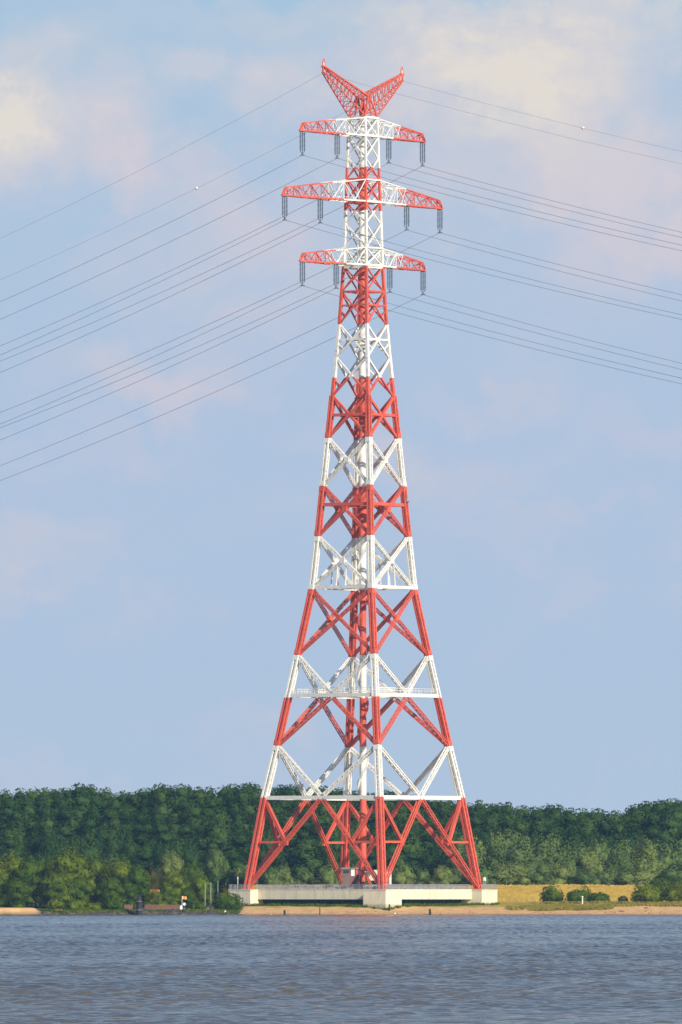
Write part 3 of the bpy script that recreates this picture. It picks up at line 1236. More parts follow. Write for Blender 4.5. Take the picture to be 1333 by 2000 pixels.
for i in range(4):
    mb = MB()
    a_, b_ = BC[i], BC[(i + 1) % 4]
    d = (b_ - a_).normalized()
    n_ = fnorm(i)
    p0 = a_ - d * 3.6 + n_ * 3.5
    p1 = b_ + d * 3.6 + n_ * 3.5
    for q0, q1 in ((a_ - d * 3.6 + n_ * 3.55, a_ + d * 3.7 + n_ * 3.55), (a_ + d * 3.7 - n_ * 0.2, b_ - d * 3.7 - n_ * 0.2), (b_ - d * 3.7 + n_ * 3.55, b_ + d * 3.6 + n_ * 3.55)):
        q0 = Vector((q0.x, q0.y, ZB_T))
        q1 = Vector((q1.x, q1.y, ZB_T))
        for h_ in (0.12, 0.7, 1.4):
            mb.bar(q0 + Vector((0, 0, h_)), q1 + Vector((0, 0, h_)), 0.1, 0.1, (0, 0, 1))
        n2_ = int((q1 - q0).length / 0.42)
        for k in range(n2_ + 1):
            pp = q0.lerp(q1, k / n2_)
            th_ = 0.12 if k % 5 == 0 else 0.055
            mb.bar(pp, pp + Vector((0, 0, 1.4)), th_, th_, P)
    bpart(mb, 'railing', ['galvanized'])

# rubble ballast heaped on the deck
mb = MB()
for k in range(1800):
    s_, q_ = random.uniform(-sd + 2.6, sd - 2.6), random.uniform(-sd + 2.6, sd - 2.6)
    if max(abs(s_), abs(q_)) < sd - 9 and random.random() < 0.7:
        continue
    pos_ = A * s_ + P * q_
    r_ = random.uniform(0.25, 0.6)
    hp_ = random.uniform(0, 0.8) * max(0.0, 1 - abs(max(abs(s_), abs(q_)) - (sd - 6.0)) / 3.5)
    vs = []
    for ix in (-1, 1):
        for iy in (-1, 1):
            for iz in (-1, 1):
                vs.append(Vector((ix * r_ * random.uniform(0.6, 1), iy * r_ * random.uniform(0.6, 1), iz * r_ * random.uniform(0.5, 0.9))) + pos_ + Vector((0, 0, ZB_T - 0.1 + r_ * 0.35 + hp_)))
    mb.add(vs, [(0, 1, 3, 2), (4, 6, 7, 5), (0, 4, 5, 1), (2, 3, 7, 6), (0, 2, 6, 4), (1, 5, 7, 3)])
o = mb.build('ballast_stones', 'rubble', None, (0, 0, ZB_T))
tag(o, 'grey rubble ballast stones spread over the concrete base', 'stones', None, 'stuff')

# machine house at the foot of the shaft
ZD = ZB_T - 0.12
h0 = at_px(691, 1735, 3)
mh = empty('machine_house', (h0.x, h0.y, ZD), 'brown brick machine house with white door under the lift shaft', 'hut')
org = (h0.x, h0.y, ZD)
EX, EY = Vector((1, 0, 0)), Vector((0, 1, 0))
mb = MB()
mb.obox((h0.x, h0.y), EX, EY, 3.3, 2.6, ZD, Zp(1698))
mb.build('wall', 'brown_brick', mh, org)
mb = MB()
mb.obox((h0.x, h0.y), EX, EY, 3.55, 2.85, Zp(1698) + 0.003, Zp(1694.5))
mb.build('roof', 'stone', mh, org)
mb = MB()
mb.obox((h0.x - 0.2, h0.y - 2.68), EX, EY, 0.5, 0.075, Zp(1711), Zp(1698.5))
mb.build('door', 'white_board', mh, org)
mb = MB()
mb.obox((h0.x - 2.0, h0.y - 2.66), EX, EY, 0.8, 0.055, Zp(1705), Zp(1700))
mb.build('window', 'tarred_timber', mh, org)
mb = MB()
for k in range(3):
    mb.obox((h0.x + 0.9 + k * 0.72, h0.y - 2.68), EX, EY, 0.3, 0.075, Zp(1709), Zp(1699), k % 2)
mb.build('warning_panel', ['red_paint', 'white_paint'], mh, org)

s0 = at_px(722, 1735, -6)
st_o = empty('covered_stairway', (s0.x, s0.y, ZD), 'cream panelled stairway cabin sloping down beside the near pylon leg', 'stairway')
org = (s0.x, s0.y, ZD)
mb = MB()
za, zb2, zc2 = Zp(1699, -6), Zp(1720, -6), Zp(1709, -6)
x0, x1, x2 = Xp(713, -6), Xp(727, -6), Xp(739, -6)
for yy in (-6.9, -5.1):
    b_ = len(mb.v)
    pr = [(x0, za - 0.4), (x1 - 0.3, zb2), (x2, zb2 + 0.2), (x2, za), (x1, za)]
    mb.add([(x_, yy, z_) for x_, z_ in pr] + [(x_, yy + 0.12, z_) for x_, z_ in pr],
           [(0, 1, 2, 3, 4), (9, 8, 7, 6, 5), (0, 5, 6, 1), (1, 6, 7, 2), (2, 7, 8, 3), (3, 8, 9, 4), (4, 9, 5, 0)])
mb.build('side_panel', 'cream_panel', st_o, org)
mb = MB()
for k in range(14):
    f_ = k / 13
    xs_ = x0 + (x2 - x0 + 1.5) * f_
    zs_ = za - 0.6 + (ZD - za + 0.7) * f_
    mb.bar((xs_, -6.8, zs_), (xs_, -5.1, zs_), 0.4, 0.08, (0, 0, 1))
mb.bar((x0, -6.72, za - 0.7), (x2 + 1.5, -6.72, ZD + 0.1), 0.12, 0.4, (0, 0, 1))
mb.bar((x0, -5.28, za - 0.7), (x2 + 1.5, -5.28, ZD + 0.1), 0.12, 0.4, (0, 0, 1))
mb.build('steps', 'steel_fittings', st_o, org)

s0 = at_px(753, 1735, -12)
cab = empty('equipment_cabin', (s0.x, s0.y, ZD), 'small cream equipment cabin behind the near pylon leg', 'cabin')
org = (s0.x, s0.y, ZD)
mb = MB()
mb.obox((s0.x, s0.y), A, P, 1.5, 1.0, ZD + 1.4, Zp(1702))
mb.build('cabin_body', 'cream_panel', cab, org)
mb = MB()
mb.obox((s0.x, s0.y), A, P, 1.62, 1.12, Zp(1702) + 0.003, Zp(1700.5))
mb.build('roof', 'steel_fittings', cab, org)
mb = MB()
for sx in (-1.3, 1.3):
    for sy in (-0.8, 0.8):
        q = s0 + A * sx + P * sy
        mb.bar((q.x, q.y, ZD), (q.x, q.y, ZD + 1.397), 0.2, 0.2, A)
mb.build('stand', 'steel_fittings', cab, org)
mb = MB()
qq = s0 + P * 1.03
mb.obox((qq.x, qq.y), A, P, 0.45, 0.04, ZD + 1.55, Zp(1707))
mb.build('door', 'brown_brick', cab, org)

# lamp stand on the right block, mast on the left block
q = BC[1] + A * 0.6 + P * 1.6
la = empty('lamp_stand', (q.x, q.y, ZB_T), 'short grey lattice lamp stand on the right concrete block', 'lamp')
org = (q.x, q.y, ZB_T)
mb = MB()
for sx in (-0.4, 0.4):
    for sy in (-0.4, 0.4):
        mb.bar((q.x + sx, q.y + sy, ZB_T), (q.x + sx * 0.8, q.y + sy * 0.8, ZB_T + 2.4), 0.12, 0.12, A)
for k in range(3):
    for sy in (-0.4, 0.4):
        mb.bar((q.x - 0.4, q.y + sy, ZB_T + 0.2 + k * 0.75), (q.x + 0.4, q.y + sy, ZB_T + 0.9 + k * 0.75), 0.08, 0.08, A)
mb.build('stand', 'galvanized', la, org)
mb = MB()
mb.lathe((q.x, q.y, ZB_T + 2.45), [(0.5, 0), (0.55, 0.15), (0.42, 0.2), (0.42, 0.7), (0.5, 0.78), (0.12, 0.98)], 12)
mb.build('lantern', 'white_board', la, org)
q = BC[3] - A * 0.3 - P * 3.0
ms = empty('antenna_mast', (q.x, q.y, ZB_T), 'thin white aerial mast on the left concrete block', 'mast')
mb = MB()
mb.tube([(q.x, q.y, ZB_T), (q.x, q.y, ZB_T + 3.6)], 0.09, 6)
mb.build('pole', 'white_board', ms, (q.x, q.y, ZB_T))
mb = MB()
mb.bar((q.x - 0.35, q.y, ZB_T + 3.0), (q.x + 0.35, q.y, ZB_T + 3.0), 0.07, 0.07)
mb.bar((q.x - 0.25, q.y, ZB_T + 3.4), (q.x + 0.25, q.y, ZB_T + 3.4), 0.07, 0.07)
mb.build('crossbar', 'white_board', ms, (q.x, q.y, ZB_T))


# ------------------------------------------------------------------ vegetation
def ico(c, r_):
    ph = (1 + 5 ** 0.5) / 2
    v = np.array([(-1, ph, 0), (1, ph, 0), (-1, -ph, 0), (1, -ph, 0), (0, -1, ph), (0, 1, ph), (0, -1, -ph), (0, 1, -ph), (ph, 0, -1), (ph, 0, 1), (-ph, 0, -1), (-ph, 0, 1)])
    v = v / np.linalg.norm(v[0])
    f = [(0, 11, 5), (0, 5, 1), (0, 1, 7), (0, 7, 10), (0, 10, 11), (1, 5, 9), (5, 11, 4), (11, 10, 2), (10, 7, 6), (7, 1, 8), (3, 9, 4), (3, 4, 2), (3, 2, 6), (3, 6, 8), (3, 8, 9), (4, 9, 5), (2, 4, 11), (6, 2, 10), (8, 6, 7), (9, 8, 1)]
    return v * np.array(r_) + np.array(c), f, v


def crown_mesh(name, lobes, leaf, density, material, rng, sub=0.40, jit=0.5, core=0.86):
    """crown built from large lobes; every lobe carries small clumps of leaf-sized faces"""
    V, F, N = [], [], []
    nv = 0
    lobes = [(np.array(c_, float), np.array(r_, float)) for c_, r_ in lobes]
    for li, (lc, lr) in enumerate(lobes):
        n_cl = max(7, int(4.6 / sub ** 1.5))
        kk = np.arange(n_cl) + 0.5
        ph = np.arccos(1 - 1.75 * kk / n_cl)
        th = kk * 2.39996 + rng.random() * 6.28
        D = np.stack([np.sin(ph) * np.cos(th), np.sin(ph) * np.sin(th), np.cos(ph)], 1) + 0.16 * rng.normal(size=(n_cl, 3))
        D /= np.linalg.norm(D, axis=1)[:, None]
        clumps = [(lc + d_ * lr * (0.80 + 0.16 * rng.random()), lr * sub * (0.75 + 0.5 * rng.random()), d_) for d_ in D]
        for c_, r_, ld in clumps:
            # clumps buried in another lobe are never seen
            if any(j != li and np.sum(((c_ - oc) / orr) ** 2) < 0.62 for j, (oc, orr) in enumerate(lobes)):
                continue
            area = 4 * math.pi * float(r_[0] * r_[1] * r_[2]) ** (2 / 3)
            n_ = max(9, int(area * density / (leaf * leaf)))
            d = rng.normal(size=(n_, 3)) + ld * 0.55
            d /= np.linalg.norm(d, axis=1)[:, None]
            pos_ = c_ + d * r_ * (0.78 + 0.42 * rng.random((n_, 1)))
            nn = d + jit * rng.normal(size=(n_, 3))
            nn *= np.sign(np.sum(nn * d, axis=1))[:, None]
            nn /= np.linalg.norm(nn, axis=1)[:, None]
            t_ = np.cross(nn, rng.normal(size=(n_, 3)))
            t_ /= np.linalg.norm(t_, axis=1)[:, None]
            b_ = np.cross(nn, t_)
            sz = leaf * (0.55 + 0.7 * rng.random((n_, 1)))
            q = np.stack([pos_ - t_ * sz * 0.5, pos_ - b_ * sz * 0.34 + nn * sz * 0.08, pos_ + t_ * sz * 0.5, pos_ + b_ * sz * 0.34 + nn * sz * 0.08], 1)
            V.append(q.reshape(-1, 3))
            sn = ld * 0.50 + d * 0.50 + nn * 0.30
            sn /= np.linalg.norm(sn, axis=1)[:, None]
            N.append(np.repeat(sn, 4, axis=0))
            F += [(nv + 4 * k, nv + 4 * k + 1, nv + 4 * k + 2, nv + 4 * k + 3) for k in range(n_)]
            nv += 4 * n_
        v, f, nrm = ico(lc, lr * core)
        V.append(v)
        N.append(nrm)
        F += [tuple(nv + i for i in tri) for tri in f]
        nv += 12
    V, N = np.concatenate(V), np.concatenate(N)
    me = bpy.data.meshes.new(name)
    me.from_pydata(V.tolist(), [], F)
    me.polygons.foreach_set('use_smooth', [True] * len(F))
    me.normals_split_custom_set_from_vertices(N.tolist())
    me.materials.append(M[material])
    me.update()
    return me


def trunk_mesh(name, h_, r0, limbs, rng):
    mb = MB()
    mb.tube([(0, 0, -0.6), (0.05, 0, h_ * 0.35), (rng.normal() * 0.2, rng.normal() * 0.2, h_ * 0.7), (rng.normal() * 0.3, rng.normal() * 0.3, h_ * 0.92)], [r0, r0 * 0.8, r0 * 0.5, r0 * 0.15], 7)
    for k in range(limbs):
        a_ = rng.random() * 6.28
        z0 = h_ * (0.25 + 0.45 * rng.random())
        l_ = h_ * (0.12 + 0.12 * rng.random())
        mb.tube([(0, 0, z0), (l_ * 0.5 * math.cos(a_), l_ * 0.5 * math.sin(a_), z0 + l_ * 0.45), (l_ * math.cos(a_), l_ * math.sin(a_), z0 + l_ * 0.8)], [r0 * 0.4, r0 * 0.28, r0 * 0.1], 5)
    o = mb.build(name, 'bark')
    me = o.data
    bpy.data.objects.remove(o)
    return me


def ridge_lobes(rng, h_=24.0, wd=3.4):
    """tall narrow broken crown"""
    cl = []
    n_ = 8
    for k in range(n_):
        f_ = (k + 0.3 + 0.4 * rng.random()) / n_
        z_ = h_ * (0.14 + 0.78 * f_)
        a_ = k * 2.4 + rng.normal() * 0.5
        off = wd * (0.30 + 0.35 * rng.random()) * (1.0 if f_ < 0.7 else 0.55)
        s_ = wd * (0.62 + 0.22 * rng.random()) * (1.0 if f_ < 0.75 else 0.8)
        cl.append(((off * math.cos(a_), off * math.sin(a_), z_), (s_, s_, s_ * 1.3)))
    cl.append(((rng.normal() * 0.3, rng.normal() * 0.3, h_ * 0.90), (wd * 0.55, wd * 0.55, h_ * 0.10)))
    return cl


def round_lobes(rng, h_, wd, n_, squat=0.85):
    """broad rounded crown of several bulging lobes reaching near the ground"""
    cl = [((0, 0, h_ * 0.47), (wd * 0.78, wd * 0.78, h_ * 0.45)),
          ((wd * 0.30, wd * 0.1 * rng.normal(), h_ * 0.70), (wd * 0.48, wd * 0.48, h_ * 0.23)),
          ((-wd * 0.30, wd * 0.1 * rng.normal(), h_ * 0.67), (wd * 0.48, wd * 0.48, h_ * 0.22))]
    for k in range(n_):
        zf = (k + 0.5) / n_
        a_ = k * 2.39996 + rng.normal() * 0.35
        z_ = h_ * (0.10 + 0.66 * zf)
        env_ = math.sqrt(max(0.05, 1 - ((zf - 0.35) / 0.85) ** 2))
        rr = wd * env_ * (0.58 + 0.24 * rng.random())
        s_ = wd * (0.32 + 0.14 * rng.random())
        cl.append(((rr * math.cos(a_), rr * math.sin(a_), z_), (s_, s_, s_ * squat)))
    return cl


RIDGE = [(crown_mesh('crown', ridge_lobes(RNG, 24.0, 3.1 + 0.8 * RNG.random()), 0.62, 0.75, 'ridge_leaves', RNG, 0.46), trunk_mesh('trunk', 21, 0.32, 3, RNG)) for _ in range(7)]
BROAD = [(crown_mesh('crown', round_lobes(RNG, 18.0, 5.2, 10, 1.0), 0.62, 0.72, 'ridge_leaves', RNG, 0.40), trunk_mesh('trunk', 13, 0.36, 4, RNG)) for _ in range(5)]
WILLOW = [(crown_mesh('crown', round_lobes(RNG, 13.5, 5.2, 10, 0.95), 0.52, 0.75, 'willow_leaves', RNG, 0.38), trunk_mesh('trunk', 9, 0.4, 4, RNG)) for _ in range(5)]
SHORE = [(crown_mesh('crown', round_lobes(RNG, 14.0, 5.4, 11), 0.46, 0.78, 'shore_leaves', RNG, 0.34), trunk_mesh('trunk', 9, 0.35, 4, RNG)) for _ in range(5)]
BRONZE = [(crown_mesh('crown', round_lobes(RNG, 12.0, 4.6, 8), 0.46, 0.78, 'bronze_leaves', RNG, 0.36), trunk_mesh('trunk', 8, 0.3, 3, RNG)) for _ in range(1)]


def plant_tree(kind, x, y, z, hs, ws, label, group, cat='tree', name='tree'):
    cm, tm = kind
    o = empty(name, (x, y, z), label, cat, group)
    o.rotation_euler = (0, 0, random.uniform(0, 6.28))
    o.scale = (ws, ws, hs)
    for nm, me in (('trunk', tm), ('crown', cm)):
        c2 = bpy.data.objects.new(nm, me)
        COL.objects.link(c2)
        c2.parent = o
    return o


SKY_X = [-80, 0, 60, 100, 180, 222, 265, 300, 400, 500, 560, 640, 700, 800, 850, 920, 1000, 1100, 1180, 1222, 1238, 1270, 1333, 1420]
SKY_Y = [1545, 1546, 1541, 1537, 1532, 1546, 1547, 1535, 1534, 1531, 1532, 1536, 1541, 1548, 1558, 1566, 1570, 1576, 1583, 1586, 1572, 1563, 1557, 1555]
n_trees = 0
rows = [(255, 0, 22, 'ridge'), (238, 14, 26, 'ridge'), (220, 36, 30, 'ridge'), (202, 62, 31, 'mix'), (184, 88, 33, 'mix'), (166, 116, 36, 'mix')]
for ri, (Yr, drop, step, kd) in enumerate(rows):
    px = -70.0 + (ri % 2) * 14
    while px < 1410:
        jx = px + random.uniform(-0.28, 0.28) * step
        top = float(np.interp(jx, SKY_X, SKY_Y))
        vis_scale = 1.0 if jx < 820 else float(np.interp(jx, [820, 960], [1.0, 0.62]))
        ty = top + drop * vis_scale + (random.uniform(-2, 6) if ri == 0 else random.uniform(-6, 16))
        if jx > 900 and ri >= 4:
            px += step
            continue
        Yq = Yr + random.uniform(-6, 6)
        pt_ = at_px(jx, ty, Yq)
        gz = ground_z(pt_.x, Yq)
        h_ = pt_.z - gz
        if kd == 'ridge' or random.random() < (0.5 if jx < 600 else 0.2):
            k_ = random.choice(RIDGE)
            hs = h_ / 24.2
            plant_tree(k_, pt_.x, Yq, gz, hs, random.uniform(0.95, 1.25), 'dark green tree of the wooded ridge behind the pylon', 'trees of the wooded ridge')
        else:
            k_ = random.choice(BROAD)
            hs = h_ / 17.6
            plant_tree(k_, pt_.x, Yq, gz, hs, random.uniform(0.7, 0.95), 'dark green tree of the wooded ridge behind the pylon', 'trees of the wooded ridge')
        n_trees += 1
        px += step * random.uniform(0.85, 1.15)

# paler rounded trees along the foot of the ridge, right of the pylon
WX = [880, 940, 1000, 1060, 1120, 1200, 1260, 1333, 1420]
WY = [1640, 1630, 1626, 1628, 1640, 1638, 1640, 1640, 1645]
for ri, (Yr, drop, step) in enumerate(((158, 0, 50), (148, 22, 50), (138, 54, 46))):
    px = 905 + ri * 17
    while px < 1400:
        jx = px + random.uniform(-10, 10)
        ty = float(np.interp(jx, WX, WY)) + drop + random.uniform(-4, 8)
        pt_ = at_px(jx, ty, Yr + random.uniform(-4, 4))
        gz = ground_z(pt_.x, pt_.y)
        plant_tree(random.choice(WILLOW), pt_.x, pt_.y, gz, (pt_.z - gz) / 13.0, random.uniform(0.92, 1.25), 'pale green rounded tree behind the golden dike right of the pylon', 'rounded trees behind the dike')
        px += step * random.uniform(0.85, 1.15)
# low scrub at the foot of the wood behind the base
for px, ty in ((560, 1690), (600, 1700), (640, 1688), (690, 1692), (790, 1690), (820, 1698), (870, 1690), (530, 1694), (900, 1690), (340, 1660), (420, 1650), (440, 1672), (470, 1690), (415, 1700), (447, 1698), (480, 1700)):
    pt_ = at_px(px + random.uniform(-6, 6), ty, 142 + random.uniform(-6, 6))
    gz = ground_z(pt_.x, pt_.y)
    plant_tree(random.choice(WILLOW), pt_.x, pt_.y, gz, (pt_.z - gz) / 13.2, random.uniform(0.5, 0.7), 'low rounded tree at the foot of the dark wood behind the concrete base', 'low trees at the foot of the wood')

# left bank trees: photo x, top y, depth, width scale, kind, label
SHORE_SPEC = [
    (-25, 1668, -10, 1.0, 0, 'green tree cut off by the left edge of the picture', None),
    (22, 1664, 8, 0.95, 1, 'bushy green bank tree with highest crown near the left edge', None),
    (70, 1672, 0, 1.0, 2, 'bushy tree behind the sand hump on the left bank', None),
    (128, 1658, -6, 1.25, 3, 'largest yellow-green spreading tree on the left bank', None),
    (112, 1705, -34, 1.0, 4, 'low bright tree overhanging the water beside the sand hump', None),
    (155, 1712, -30, 0.8, 0, 'rounded yellow-green tree leaning over the left shoreline', None),
    (30, 1715, -32, 0.95, 1, 'low bushy tree right behind the sand hump', None),
    (-8, 1708, -30, 0.8, 2, 'low green tree at the left end of the sand hump', None),
    (188, 1672, 4, 0.95, 3, 'mid green tree right of the largest bank tree', None),
    (232, 1677, -2, 0.95, 4, 'tall bushy tree left of the dark mooring pile', None),
    (215, 1715, -32, 0.75, 0, 'low round bush tree at the water left of the mooring pile', None),
    (268, 1690, -12, 0.8, 1, 'dark green tree standing behind the mooring pile', None),
    (300, 1694, 2, 0.75, 'b', 'bronze tinted tree behind the timber fence', None),
    (340, 1702, 0, 0.75, 2, 'green tree behind the middle of the timber fence', None),
    (372, 1686, 14, 0.8, 3, 'broad green tree left of the three pale poles', None),
    (330, 1735, -26, 0.6, 4, 'shrubby green tree close behind the timber fence', None),
    (395, 1706, 0, 0.6, 0, 'small green tree directly behind the three pale poles', None),
    (300, 1738, -28, 0.5, 1, 'small shrub tree at the left end of the timber fence', None),
    (366, 1735, -24, 0.45, 2, 'small green tree right of the timber fence', None),
    (250, 1725, -28, 0.55, 3, 'small shrub tree between mooring pile and round bush', None),
]
for px, ty, Yq, ws, kd, lab, grp in SHORE_SPEC:
    pt_ = at_px(px, ty, Yq)
    gz = ground_z(pt_.x, Yq)
    if kd == 'b':
        k_, hn = BRONZE[0], 11.8
    else:
        k_, hn = SHORE[kd], 13.7
    plant_tree(k_, pt_.x, Yq, gz, (pt_.z - gz) / hn, ws, lab, 'trees on the left bank', 'tree', 'bank_tree')


for px, ty, lab in ((418, 1706, 'dark green tree just behind the left block and the three poles'), (446, 1703, 'dark green tree behind the aerial mast of the left block'), (472, 1708, 'dark green tree behind the left pylon foot')):
    pt_ = at_px(px, ty, 52)
    gz = ground_z(pt_.x, 52)
    plant_tree(random.choice(BROAD), pt_.x, 52, gz, (pt_.z - gz) / 17.6, 0.5, lab, None)


# bushes
def bush(px0, px1, y_top, Yq, material, label, lumps=9, leaf=0.42, group=None, flat=1.0, seed=0):
    rg = np.random.default_rng(seed + int(px0))
    xa, xb = Xp(px0, Yq), Xp(px1, Yq)
    cx, wd = (xa + xb) / 2, (xb - xa) / 2
    gz = ground_z(cx, Yq)
    h_ = max(0.6, at_px(px0, y_top, Yq).z - gz)
    cl = []
    for k in range(lumps):
        a_ = k * 2.4 + rg.random()
        rr = wd * 0.55 * math.sqrt((k + 0.5) / lumps)
        s_ = min(wd * 0.48, h_ * 0.5) * (0.75 + 0.4 * rg.random())
        zz_ = h_ * (0.25 + 0.38 * (1 - (rr / wd) ** 1.2) * rg.random() ** 0.4)
        cl.append(((rr * math.cos(a_) * 1.1, rr * math.sin(a_) * 0.8, zz_), (s_ * 1.05, s_, max(0.25 * h_, min(s_, h_ - zz_)))))
    cl.append(((0, 0, h_ * 0.42), (wd * 0.72, wd * 0.6, h_ * 0.52)))
    cl.append(((-wd * 0.55, 0, h_ * 0.25), (wd * 0.4, wd * 0.4, h_ * 0.3)))
    cl.append(((wd * 0.55, 0, h_ * 0.25), (wd * 0.4, wd * 0.4, h_ * 0.3)))
    me = crown_mesh('bush', cl, leaf, 0.8, material, rg, 0.42)
    o = bpy.data.objects.new('bush', me)
    o.location = (cx, Yq, gz)
    COL.objects.link(o)
    tag(o, label, 'bush', group)
    return o


bush(1056, 1103, 1731, 22, 'shore_leaves', 'dome shaped dark green bush alone on the golden slope')
bush(1106, 1150, 1740, 20, 'shore_leaves', 'low bush left of the white marker post')
bush(1124, 1156, 1730, 26, 'shore_leaves', 'upright dark bush standing just behind the white marker post', 8)
bush(1148, 1192, 1745, 20, 'shore_leaves', 'long low bush tapering away right of the marker post')
bush(1208, 1227, 1749, 20, 'bronze_leaves', 'smallest dark bush between the marker post and the big thicket', 5)
bush(1234, 1290, 1726, 18, 'shore_leaves', 'left lower bush of the thicket at the right edge')
bush(1258, 1326, 1714, 30, 'shore_leaves', 'tallest bush of the thicket at the right edge', 11)
bush(1300, 1360, 1722, 26, 'shore_leaves', 'bush of the thicket cut off by the right picture edge', 11)
bush(418, 473, 1744, -42, 'shore_leaves', 'round green bush on the shore in front of the left block', 11)
bush(418, 450, 1748, -36, 'yellow_leaves', 'yellow-green bush behind the round bush at the left block', 8)
bush(434, 449, 1728, -20, 'yellow_leaves', 'tall yellow shrub leaning on the left concrete block', 7)
bush(382, 400, 1760, -40, 'shore_leaves', 'small green bush left of the three pale poles', 6)
bush(76, 100, 1776, -46, 'shore_leaves', 'low bush at the right end of the sand hump', 6)
bush(100, 126, 1778, -46, 'reed_leaves', 'yellowish low bush between sand hump and overhanging tree', 5)


# reeds, weeds and grass: uncountable ground cover
for px0, px1, yt_, lab in ((92, 128, 1752, 'low leafy bush at the waterline under the overhanging tree'),
                           (124, 168, 1758, 'low spreading bush at the waterline under the leaning tree'),
                           (164, 204, 1764, 'small bush on the stony bank right of the leaning tree'),
                           (198, 246, 1756, 'bush on the stony bank left of the short timber fence'),
                           (300, 330, 1758, 'low bush growing just behind the long timber fence'),
                           (330, 352, 1754, 'second low bush behind the long timber fence next to the boards')):
    bush(px0, px1, yt_, -43.2 if px0 < 290 else -41, 'shore_leaves', lab, 9)


def tufts(name, pts, hmin, hmax, material, label, cat, seed):
    rg = np.random.default_rng(seed)
    V, F = [], []
    for (x_, y_) in pts:
        z_ = ground_z(x_, y_)
        for b_ in range(6):
            a_ = rg.random() * 6.28
            h_ = hmin + (hmax - hmin) * rg.random()
            wd = 0.09 + 0.08 * rg.random()
            lean = 0.35 * h_
            bx, by = x_ + rg.normal() * 0.25, y_ + rg.normal() * 0.25
            i = len(V)
            dx, dy = math.cos(a_), math.sin(a_)
            ex = rg.normal() * lean
            ey = rg.normal() * lean
            V += [(bx - dx * wd, by - dy * wd, z_ - 0.05), (bx + dx * wd, by + dy * wd, z_ - 0.05), (bx + ex + dx * wd * 0.4, by + ey + dy * wd * 0.4, z_ + h_), (bx + ex - dx * wd * 0.4, by + ey - dy * wd * 0.4, z_ + h_)]
            F.append((i, i + 1, i + 2, i + 3))
    me = bpy.data.meshes.new(name)
    me.from_pydata(V, [], F)
    me.materials.append(M[material])
    o = bpy.data.objects.new(name, me)
    COL.objects.link(o)
    tag(o, label, cat, None, 'stuff')


rg = np.random.default_rng(21)
pts = [(Xp(985) + (Xp(1190) - Xp(985)) * (0.25 + 0.75 * rg.random() ** 0.8 if rg.random() < 0.8 else rg.random()), -30 - 7.5 * rg.random() ** 1.4) for _ in range(1700)]
pts += [(rg.uniform(Xp(1030), Xp(1170)), rg.uniform(-39, -34)) for _ in range(700)]
pts += [(rg.uniform(Xp(1180), Xp(1340)), rg.uniform(-31, -24)) for _ in range(500)]
for bx_, wd_ in ((1079, 24), (1130, 28), (1168, 26), (1218, 14), (1265, 34), (1310, 34)):      # long grass round the bushes
    pts += [(Xp(bx_ + rg.normal() * wd_ * 0.6, 18), 14 + rg.random() * 3) for _ in range(70)]
tufts('reed_bed', pts, 0.25, 0.8, 'reed_leaves', 'green reeds and shore grass right of the concrete base', 'reeds', 22)
pts = []
for i in range(4):
    a_, b_ = BC[i], BC[(i + 1) % 4]
    n_ = fnorm(i)
    for k in range(330):
        q = a_.lerp(b_, rg.random() * 1.2 - 0.1) + n_ * rg.uniform(1.2, 5.2)
        if any(abs((q - c_).dot(A)) < 3.8 and abs((q - c_).dot(P)) < 3.8 for c_ in BC):
            continue
        pts.append((q.x, q.y))
tufts('weeds', pts, 0.25, 0.8, 'shore_leaves', 'weeds growing along the foot of the concrete base', 'weeds', 23)
pts = [(rg.uniform(Xp(940, 60), Xp(1345, 60)), rg.uniform(60, 100)) for _ in range(1000)]
m2 = simple('straw_grass', (0.50, 0.34, 0.07), (0.60, 0.42, 0.11), 0.3, 0.95, 0.1)
tufts('dry_grass', pts, 0.1, 0.28, 'straw_grass', 'dry golden grass covering the dike slope', 'grass', 24)
pts = [(rg.uniform(Xp(-10), Xp(470)), rg.uniform(-47.5, -43)) for _ in range(900)]
tufts('bank_grass', [p_ for p_ in pts if p_[0] > Xp(84)], 0.2, 0.6, 'shore_leaves', 'rough grass along the edge of the left bank', 'grass', 25)

# ------------------------------------------------------------------ small things along the shore
# stone bank edging on the left
mb = MB()
for k in range(420):
    px = random.uniform(84, 474)
    if 250 < px < 292 and random.random() < 0.3:
        continue
    x_ = Xp(px, -48)
    y_ = random.uniform(-50.2, -47.2)
    z_ = max(0.0, ground_z(x_, y_))
    r_ = random.uniform(0.2, 0.55)
    vs = []
    for ix in (-1, 1):
        for iy in (-1, 1):
            for iz in (-1, 1):
                vs.append(Vector((x_ + ix * r_ * random.uniform(0.6, 1.1), y_ + iy * r_ * random.uniform(0.6, 1), z_ + 0.05 + iz * r_ * random.uniform(0.3, 0.6))))
    mb.add(vs, [(0, 1, 3, 2), (4, 6, 7, 5), (0, 4, 5, 1), (2, 3, 7, 6), (0, 2, 6, 4), (1, 5, 7, 3)])
simple('riprap', (0.045, 0.042, 0.045), (0.11, 0.10, 0.095), 0.6, 0.85, 0.2)
o = mb.build('bank_stones', 'riprap', None, (Xp(280), -48, 0))
tag(o, 'dark riprap stones along the waterline of the left bank', 'stones', None, 'stuff')


